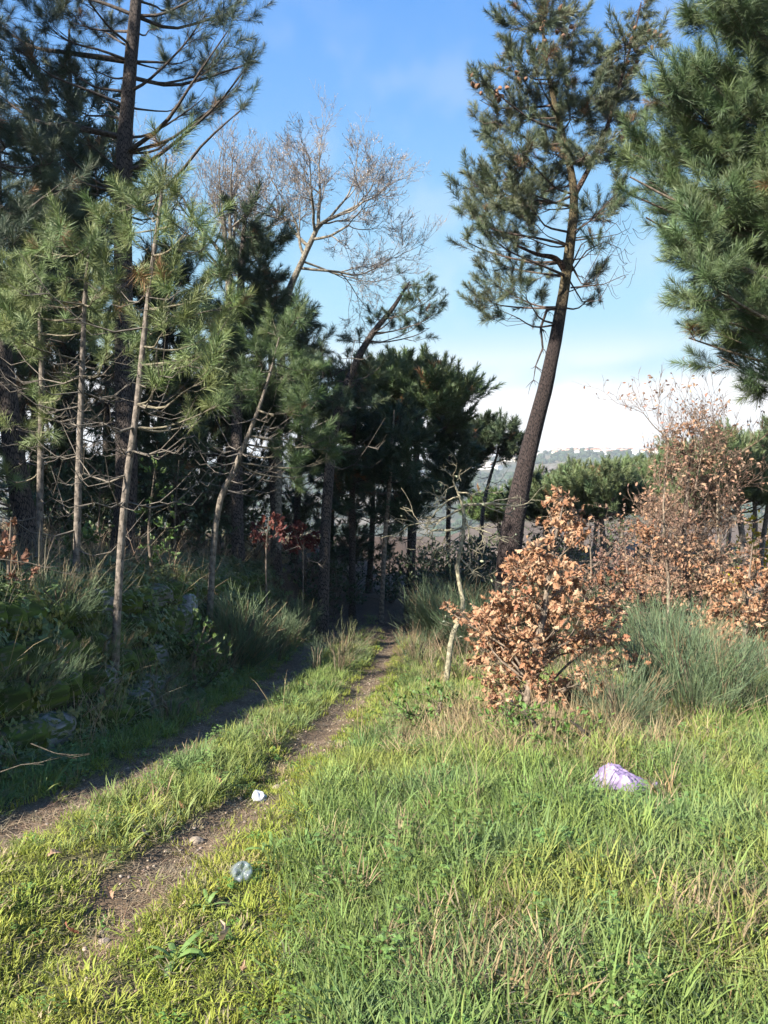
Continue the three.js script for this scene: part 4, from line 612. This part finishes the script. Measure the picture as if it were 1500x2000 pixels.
const CLOVER = (() => { seed(811); const P = []; for (let k = 0; k < 22; k++) { const x = rr(-.06, .06), z = rr(-.06, .06), y = rr(.02, .09), s = rr(.006, .012), a = rr(0, 6.28), ti = rr(-.4, .4); for (let j = 0; j < 3; j++) { const b = a + j * 2.09, e = .9; P.push(x, y, z, x + Math.cos(b - e) * s, y + ti * s, z + Math.sin(b - e) * s, x + Math.cos(b) * s * 1.7, y + ti * s, z + Math.sin(b) * s * 1.7, x, y, z, x + Math.cos(b) * s * 1.7, y + ti * s, z + Math.sin(b) * s * 1.7, x + Math.cos(b + e) * s, y + ti * s, z + Math.sin(b + e) * s); } } return flat(P); })();
const STRAW = (() => { seed(812); const P = []; for (let k = 0; k < 12; k++) { const x = rr(-.07, .07), z = rr(-.07, .07), a = rr(0, 6.28), l = rr(.03, .12), w = .0016, y = rr(.002, .012), dx = Math.cos(a), dz = Math.sin(a), t = rr(-.01, .02); P.push(x - dz * w, y, z + dx * w, x + dz * w, y, z - dx * w, x + dx * l, y + t, z + dz * l); } return flat(P); })();
const NEEDLES_DOWN = STRAW;
{
  const L = LUSH.map(() => []), Sh = SHORT.map(() => []), St = STALK.map(() => []), Cl = [], Sw = [], Lit = [], up = new V(0, 1, 0);
  const put = (list, x, z, s, c, tilt = .2, sy = 1) => { const p = new V(x, H(x, z) - .006, z), dir = new V(rr(-tilt, tilt), 1, rr(-tilt, tilt)).normalize(); list.push([placed(p, dir, rr(0, 6.28), new V(s, s * sy, s)), c]); };
  const lushC = (x, z) => { const n = fbm(x * 1.1 + 4, z * 1.1 + 2, 3), m = fbm(x * 3 + 8, z * 3, 2); return vary(mixc(mixc([.155, .225, .043], [.23, .27, .05], smooth(.35, .65, n)), [.115, .2, .075], smooth(.5, .7, m) * .5), .25, .12); };
  seed(821); const CLEAR = [[469, 1735, .05], [503, 1522, .035]].map(([a, b, q]) => { const p = onG(a, F * 1.6 / (b - 960)); return [p.x, p.z, q]; });
  { const p = onG(1216, 4.0); CLEAR.push([p.x - .1, p.z, .08], [p.x, p.z, .12], [p.x - .07, p.z, .07], [p.x + .06, p.z, .07], [p.x, p.z + .06, .08], [p.x + .14, p.z + .02, .04]); }
  // ring by ring: density falls with distance because blades get smaller in the view
  for (let d = 1.5; d < 16; d += .1) {
    const half = .6 * d + 1.2, area = .1 * half * 2, dens = d < 3.2 ? 620 : d < 5 ? 480 : d < 8 ? 330 : 190;
    for (let k = area * dens; k > 0; k--) {
      const x = rr(-half, half), z = -d + rr(-.05, .05), dd = -z, r = xR(dd), l = xL(dd), s = bankS(x, dd), n = fbm(x * 2.2 + 3, z * 2.2, 3);
      if (s > .75) continue;
      const bare = bareAmt(x, dd); if (CLEAR.some(([cx, cz, cr]) => Math.hypot(x - cx, z - cz) < cr)) continue;
      const edge = .4 + .3 * Math.max(0, 4 - dd), verge = smooth(edge - .16, edge + .14, x - r + (n - .5) * .3);
      const shadeSide = smooth(.15, .45, l - x);
      const strip = x < r - .12 && x > l + .12 ? smooth(3.2, 4.6, dd + (n - .5)) * smooth(.1, .22, Math.min(r - x, x - l)) : 0;
      const far = smooth(10, 13, dd) * (1 - smooth(.4, 1.6, x - r));
      if (R() < far * .93) { if (R() < .3) put(Lit, x, z, rr(1, 1.6), vary([.24, .13, .075], .4), .1); continue; }
      const tall = Math.max(verge, shadeSide * .8, strip * .75);
      if (R() < bare * .93) { if (R() < .8) put(Sw, x, z, rr(.7, 1.2), vary(R() < .3 ? [.2, .13, .08] : [.33, .25, .15], .3), .1); continue; }
      if (R() < tall) {
        const oak = Math.hypot(x - 1.15, z + 5.6), dryZone = smooth(1.4, .5, oak) * .7 + smooth(.4, .1, Math.hypot(x - .32, z + 2.35)) * .4 + smooth(.7, .2, Math.hypot(x - 1.45, z + 2.4)) * .35 + .035;
        if (R() < dryZone) put(pick(L), x, z, rr(.7, 1.25), vary([.3, .23, .12], .3), .5);
        else put(pick(L), x, z, rr(.65, 1.15) * (Math.hypot(x - 1.24, z + 3.75) < .28 ? .55 : 1) * (shadeSide > verge ? .9 : strip > verge ? .8 : 1) * (.75 + .5 * n), lushC(x, z), .42);
        if (R() < dryZone * (dd > 3.6 ? .2 : .05)) put(pick(St), x, z, rr(.4, .9) * (dd > 3.6 ? 1 : .6), vary([.33, .25, .14], .25), .35);
        if (R() < .05) put(Cl, x, z, rr(.6, 1), vary([.13, .22, .045], .25), .2, 1.7);
      } else {
        const yc = mixc([.2, .265, .02], [.28, .285, .03], n); put(pick(Sh), x, z, rr(.7, 1.3), vary(R() < .1 ? [.31, .25, .13] : yc, .2, .1), .3);
        if (R() < .1) put(Sw, x, z, rr(.7, 1.2), vary([.31, .24, .13], .3), .1);
        if (R() < .06) put(Cl, x, z, rr(.4, .7), vary([.13, .24, .04], .2), .2);
      }
    }
  }
  const add = (name, label, cat, gs, ls, m) => gs.forEach((g, i) => ls[i].length && tag(scatter(numbered(name), g, m, ls[i], scene), label, cat, undefined, 'stuff'));
  add('meadow_grass', 'long green grass over the verge and the strip between the ruts', 'grass', LUSH, L, grassMat);
  add('short_grass', 'short yellow-green grass and moss covering the track', 'grass', SHORT, Sh, grassMat);
  add('dry_stalks', 'dry tan grass stalks round the brown oak bush', 'grass', STALK, St, dryMat);
  add('clover', 'small round clover leaves among the grass', 'clover', [CLOVER], [Cl], greenLeafMat);
  add('straw', 'dry straw littering the wheel ruts', 'straw', [STRAW], [Sw], dryMat);
  add('forest_litter', 'brown needles and leaf litter on the far path', 'leaf litter', [STRAW], [Lit], dryMat);
}
{ // growth over the bank and wall, and the floor of the wood
  const A = LUSH.map(() => []), I = [], D = STALK.map(() => []); seed(831);
  const put = (list, p, dir, s, c) => list.push([placed(p, dir, rr(0, 6.28), s), c]);
  for (let k = 0; k < 15000; k++) {
    const d = 2 + 12 * Math.pow(R(), 1.3), s = rr(-.1, 2.2), x = xL(d) - .62 - s, z = -d, y = H(x, z), nx = (H(x + .03, z) - H(x - .03, z)) / .06, nz = (H(x, z + .03) - H(x, z - .03)) / .06, nrm = new V(-nx, 1, -nz).normalize();
    const p = new V(x, y - .01, z), q = R(), face = s < .75; if (face && q > .84) continue;
    if (q < (face ? .22 : .5)) put(pick(A), p, nrm.clone().lerp(UP, .6).add(rdir().multiplyScalar(.3)).normalize(), rr(.5, 1.1) * (face ? .7 : .9), vary(R() < .12 ? [.2, .16, .08] : [.12, .18, .05], .3));
    else if (q < (face ? .8 : .98)) { if (face && R() < .6) continue; put(I, p, nrm.clone().add(rdir().multiplyScalar(.5)).normalize(), rr(.9, 1.9), vary(R() < .3 ? [.15, .16, .035] : [.085, .14, .04], .3)); }
    else put(pick(D), p, nrm.clone().lerp(UP, .5).add(rdir().multiplyScalar(.35)).normalize(), rr(.5, 1.1), vary([.28, .22, .13], .35));
  }
  for (let k = 0; k < 9000; k++) { // wood floor and the ground right of the path
    const d = 6 + 20 * R(), x = rr(-.65, .75) * d; if (x > xL(d) - 1.5 && x < xR(d) + .6) continue; if (x > 0 && d < 7.5) continue;
    const p = new V(x, H(x, -d) - .01, -d); R() < .6 ? put(pick(A), p, new V(rr(-.4, .4), 1, rr(-.4, .4)).normalize(), rr(1, 1.9), vary(R() < .5 ? [.3, .23, .13] : [.1, .13, .05], .3)) : put(pick(D), p, new V(rr(-.5, .5), 1, rr(-.5, .5)).normalize(), rr(.7, 1.3), vary([.3, .22, .14], .3));
  }
  const add = (name, label, cat, gs, ls, m) => gs.forEach((g, i) => tag(scatter(numbered(name), g, m, ls[i], scene), label, cat, undefined, 'stuff'));
  add('undergrowth', 'rough grass growing over the bank and under the trees', 'grass', LUSH, A, stemMat);
  add('bank_creeper', 'small leaved creepers and moss over the shaded bank', 'creeper', [CLOVER], [I], greenLeafMat);
  add('dead_stalks', 'thin dead stalks standing on the bank and in the wood', 'stalks', STALK, D, dryMat);
}
{ // pebbles in the ruts
  seed(841); const g = new THREE.IcosahedronGeometry(.01, 1), a = g.attributes.position; for (let i = 0; i < a.count; i++) a.setY(i, a.getY(i) * .6); const L = [];
  for (let k = 0; k < 700; k++) { const d = 2 + 7 * R(), x = (R() < .7 ? xR(d) : xL(d)) + rr(-.22, .22); L.push([placed(new V(x, H(x, -d) + .002, -d), rdir().add(new V(0, 2, 0)).normalize(), 0, rr(.3, 1.1)), vary([.3, .24, .18], .35)]); }
  tag(scatter('gravel', g, new THREE.MeshStandardMaterial({ roughness: 1 }), L, scene), 'small stones pressed into the wheel ruts', 'gravel', undefined, 'stuff');
}

// ---------- things lying about ----------
{
  seed(851);
  const leafMats = [[.36, .22, .13], [.42, .3, .2], [.24, .075, .035], [.34, .18, .08]].map(c => { const m = leafMat(.8, .2); m.color.setRGB(...c); return m; });
  const fallen = [[425, 1872, 1, 1.25, 'large pale tan oak leaf lying in the grass at the bottom, below the bottle'], [355, 1580, 3, .8, 'orange-brown fallen leaf on the strip between the ruts, left of the bare soil'], [285, 1640, 1, .9, 'pale fallen leaf on the grass left of the bare rut soil'], [112, 1700, 0, .9, 'brown fallen leaf near the left edge on the mossy track'], [150, 1830, 2, 1.1, 'dark red fallen leaf at the lower left near the bare patch'], [342, 1808, 1, .8, 'pale fallen leaf between the bottle and the lower edge of the bare soil'], [428, 1520, 3, .8, 'tan fallen leaf left of the white tissue'], [212, 1760, 0, .8, 'brown fallen leaf left of the lower end of the bare soil'], [470, 1945, 0, .7, 'small brown fallen leaf at the bottom edge beside the weed'], [605, 1285, 3, 1, 'fallen leaf at the foot of the small upright broom plant']];
  for (const [a, b, mi, s, label] of fallen) { const d = F * 1.6 / (b - 960), p = onG(a, d, .035); const T = shade(new THREE.Mesh(OAK[Math.floor(R() * 3)], leafMats[mi])); T.name = numbered('fallen_leaf'); T.position.copy(p); T.rotation.order = 'YXZ'; T.rotation.set(-1.15 + rr(-.3, .25), rr(-3, 3), rr(-.3, .3)); T.scale.setScalar(s * .8); tag(T, label, 'leaf', 'leaves fallen on the track'); scene.add(T); }
}
{ // stones lying on the right rut
  seed(855); for (const [a, b, s, label] of [[540, 1497, .03, 'pale stone in the right rut above the white tissue'], [380, 1620, .028, 'pale stone at the upper edge of the bare rut soil'], [195, 1838, .018, 'small white pebble beside the dark red leaf'], [568, 1522, .015, 'small reddish stone right of the white tissue']]) { const d = F * 1.6 / (b - 960), g = new THREE.IcosahedronGeometry(1, 2), q = g.attributes.position, v = new V(); for (let i = 0; i < q.count; i++) { v.fromBufferAttribute(q, i).multiplyScalar(.7 + .6 * fbm(q.getX(i) * 1.5 + a, q.getY(i) * 1.5 + q.getZ(i), 2)); q.setXYZ(i, v.x * 1.2, v.y * .6, v.z); } g.computeVertexNormals(); const m = shade(new THREE.Mesh(g, new THREE.MeshStandardMaterial({ color: new THREE.Color().setRGB(.26, .21, .16), roughness: .95 }))); m.name = numbered('stone'); m.position.copy(onG(a, d, s * .35)); m.scale.setScalar(s); tag(m, label, 'stone'); scene.add(m); }
}
{ // crumpled white tissue
  const p = onG(503, F * 1.6 / (1522 - 960), .022), g = new THREE.IcosahedronGeometry(1, 6), a = g.attributes.position, v = new V();
  for (let i = 0; i < a.count; i++) { v.fromBufferAttribute(a, i); const w = worley((v.x + v.z * .3) * .25 + .5, (v.y + v.z * .5) * .25 + .5, 5, 5, 9); v.multiplyScalar(.5 + .8 * w[0] + .35 * fbm(v.x * 2 + 4, v.y * 2 + v.z * 2, 2)); a.setXYZ(i, v.x * .04, v.y * .026, v.z * .036); }
  const m = shade(new THREE.Mesh(g, new THREE.MeshStandardMaterial({ color: new THREE.Color().setRGB(.62, .62, .62), roughness: .95 }))); m.geometry.computeVertexNormals(); m.name = 'crumpled_tissue'; m.position.copy(p); m.rotation.y = .6; tag(m, 'crumpled white paper tissue on the right wheel rut', 'tissue'); scene.add(m);
}
{ // clear plastic bottle, its round base towards the camera
  const d = F * 1.6 / (1735 - 960), p = onG(469, d, .052), T = thing('plastic_bottle', 'clear plastic bottle lying in the short grass, round base to the camera', 'bottle', p);
  const pet = new THREE.MeshPhysicalMaterial({ color: new THREE.Color().setRGB(.68, .78, .86), roughness: .06, transmission: .82, thickness: 0, ior: 1.5, side: THREE.DoubleSide });
  const pr = [[.001, .012], [.014, .008], [.024, .002], [.032, 0], [.039, .006], [.042, .018], [.042, .05], [.0405, .055], [.042, .06], [.042, .085], [.0405, .09], [.042, .095], [.042, .13], [.036, .16], [.02, .19], [.014, .2], [.014, .222]].map(q => new THREE.Vector2(...q)), g = new THREE.LatheGeometry(pr, 40), a = g.attributes.position;
  for (let i = 0; i < a.count; i++) { const x = a.getX(i), y = a.getY(i), z = a.getZ(i), an = Math.atan2(z, x), r = Math.hypot(x, z); if (y < .02) { const k = .006 * Math.cos(an * 5) * smooth(.008, .03, r) * (1 - smooth(.03, .042, r)); a.setY(i, y + k); } else { const k = 1 - .12 * smooth(.4, .9, Math.sin(an + y * 14)) * smooth(.03, .07, y) * (1 - smooth(.12, .16, y)); a.setX(i, x * k); a.setZ(i, z * k); } } g.computeVertexNormals();
  const B = new THREE.Group(); T.rotation.set(0, .35, 0); const body = part('body', g, pet, T); body.rotation.set(-Math.PI / 2 - .5, 0, 0); body.position.set(0, 0, .02);
  const cap = part('cap', new THREE.CylinderGeometry(.0155, .0155, .016, 24), new THREE.MeshStandardMaterial({ color: new THREE.Color().setRGB(.75, .78, .8), roughness: .5 }), T); cap.rotation.copy(body.rotation); cap.position.set(0, 0, .02).add(new V(0, .228, 0).applyEuler(body.rotation));
}
{ // lilac bag heaped in the grass: a wedge, high on the left, running down to a knotted corner on the right
  const d = 4.0, p = onG(1216, d, .012), T = thing('lilac_bag', 'crumpled pale lilac plastic bag in the grass right of the dry stalks', 'bag', p), n = 64, P = [], I = [];
  for (let j = 0; j <= n; j++) for (let i = 0; i <= n; i++) {
    const u = i / n * 2 - 1, v = j / n * 2 - 1, e = Math.max(Math.abs(u) ** 1.6 + Math.abs(v) ** 2.4, 0), dome = Math.max(0, 1 - e), prof = u < -.25 ? smooth(-1.15, -.25, u) : 1 - .8 * (u + .25) / 1.25;
    const crease = k => { const t = fbm(u * k + 3, v * k + 7, 2) * 4; return Math.abs(t - Math.floor(t) - .5); };
    const h = .1 * Math.pow(dome, .32) * prof + (.03 * crease(1.4) + .018 * crease(2.7) + .008 * crease(5)) * (.25 + Math.min(1, dome * 2)) - .03;
    P.push(u * .165 + .02 * v + .006 * Math.sin(v * 9), h, v * .1 + .012 * Math.sin(u * 5)); if (i && j) { const k = j * (n + 1) + i; I.push(k - n - 2, k - 1, k - n - 1, k - n - 1, k - 1, k); }
  }
  const g = new THREE.BufferGeometry(); g.setAttribute('position', new THREE.Float32BufferAttribute(P, 3)); g.setIndex(I); g.computeVertexNormals();
  const mat = new THREE.MeshPhysicalMaterial({ color: new THREE.Color().setRGB(.275, .21, .36), roughness: .42, transmission: .3, thickness: 0, side: THREE.DoubleSide }); part('body', g, mat, T); T.rotation.y = -.2;
  const knot = new THREE.SphereGeometry(1, 20, 14), q = knot.attributes.position; for (let i = 0; i < q.count; i++) { const k = .7 + .5 * fbm(q.getX(i) * 2.2 + 3, q.getY(i) * 2.2 + q.getZ(i) * 2, 3); q.setXYZ(i, q.getX(i) * .022 * k, (q.getY(i) * .014 + q.getX(i) * .012) * k, q.getZ(i) * .014 * k); } knot.computeVertexNormals();
  part('knotted_corner', knot, mat, T).position.set(.165, .012, .035);
}
{ // plantains and lilies with broad blades
  seed(861); const blade = leafGeo(862, .2, .014, 0, .9, .35), blade2 = leafGeo(863, .16, .018, 0, 1.2, .25), mat = leafMat(.6, .25); mat.color.setRGB(.15, .25, .06);
  for (const [a, b, n, s, label] of [[525, 1672, 6, .85, 'broad-bladed weed above the bottle at the edge of the long grass'], [335, 1895, 7, .8, 'rosette weed with spread leaves at the bottom left'], [690, 1418, 5, .7, 'upright dark weed beside the right rut'], [600, 1690, 5, .9, 'weed with long pale blades right of the bottle'], [830, 1665, 6, .9, 'tuft of broad blades in the middle of the meadow'], [400, 1790, 5, .6, 'small pale weed below the bottle']]) {
    const T = thing('weed', label, 'plant', onG(a, F * 1.6 / (b - 960), .005)); for (let k = 0; k < n; k++) { const m = part('leaf', k % 2 ? blade : blade2, mat, T); m.rotation.order = 'YXZ'; m.rotation.set(rr(.35, 1.1), k / n * 6.28 + rr(-.4, .4), rr(-.2, .2)); m.scale.setScalar(s * rr(.7, 1.15)); }
  }
}
{ // fallen dry twigs on the shaded grass
  seed(871); for (const [pts, label] of [[[[60, 1452], [105, 1470], [150, 1482]], 'dry branched twig lying on the shaded grass below the wall'], [[[0, 1508], [40, 1494], [85, 1488]], 'pale twig lying at the left edge below the wall'], [[[0, 1092], [60, 1100], [155, 1128]], 'long pale dead stem across the broom at the left edge']]) {
    const P = pts.map(([a, b]) => spot(a, b, b > 1300 ? 3.95 : 4.7)); const T = thing('dry_twig', label, 'twig', P[0]), G = new Geo(P[0]); G.tube(P, [.003, .0026, .0016], 5, [.24, .2, .15]); for (let k = 0; k < 4; k++) { const b = P[1].clone().lerp(P[2], R()); G.tube([b, b.clone().add(new V(rr(.04, .14), rr(-.02, .03), rr(-.05, .08)))], [.0018, .001], 3, [.24, .2, .15]); } G.mesh('stem', thinBark, T);
  }
}

// ---------- far hill: woods and houses ----------
{
  seed(901); const g = new THREE.IcosahedronGeometry(1, 1), a = g.attributes.position; for (let i = 0; i < a.count; i++) { const k = .8 + .4 * hash2(i, 3); a.setXYZ(i, a.getX(i) * k, a.getY(i) * k, a.getZ(i) * k); } g.computeVertexNormals(); const L = [];
  for (let k = 0; k < 9000; k++) { const az = rr(-36, 36) * DEG, r = 200 + 2100 * Math.pow(R(), .8), x = Math.sin(az) * r, z = -Math.cos(az) * r; if (fbm(x / 90 + 7, z / 90 + 2, 3) < .47) continue; const s = rr(3, 6.5) * (.7 + r / 2500); L.push([placed(new V(x, H(x, z) + s * .4, z), UP, rr(0, 6), new V(s, s * rr(.6, 1), s)), vary([.035, .055, .03], .35)]); }
  tag(scatter('far_woods', g, new THREE.MeshStandardMaterial({ roughness: 1 }), L, scene), 'woods covering the hazy far hillside', 'woods', undefined, 'stuff');
  const wall = new THREE.BoxGeometry(1, 1, 1), roof = (() => { const s = new THREE.Shape([new THREE.Vector2(-.55, 0), new THREE.Vector2(.55, 0), new THREE.Vector2(0, .4)]), e = new THREE.ExtrudeGeometry(s, { depth: 1.08, bevelEnabled: false }); e.translate(0, .5, -.54); return e; })();
  const wm = [[.8, .78, .74], [.72, .68, .6], [.82, .82, .82]].map(c => new THREE.MeshStandardMaterial({ color: new THREE.Color().setRGB(...c), roughness: .9 })), rm = [[.42, .2, .13], [.5, .28, .2], [.4, .36, .34]].map(c => new THREE.MeshStandardMaterial({ color: new THREE.Color().setRGB(...c), roughness: .9 }));
  for (let k = 0; k < 150; k++) { const az = (k < 110 ? rr(9, 21) : rr(-2, 9)) * DEG, r = k < 110 ? rr(1780, 2140) : rr(1500, 2100), x = Math.sin(az) * r, z = -Math.cos(az) * r, w = rr(10, 20), h = rr(6, 10), T = thing('house', 'tiny pale house in the hazy town on the far hill', 'house', new V(x, H(x, z), z), 'houses of the far hill town'); T.rotation.y = rr(0, 3.1); const m = part('wall', wall, pick(wm), T); m.scale.set(w, h + 3, rr(9, 14)); m.position.y = h / 2 - 1.5; const f = part('roof', roof, pick(rm), T); f.scale.set(w, h * .9, m.scale.z); f.position.y = h - .5 * h * .9 - .05; }
}
renderer.render(scene, camera);
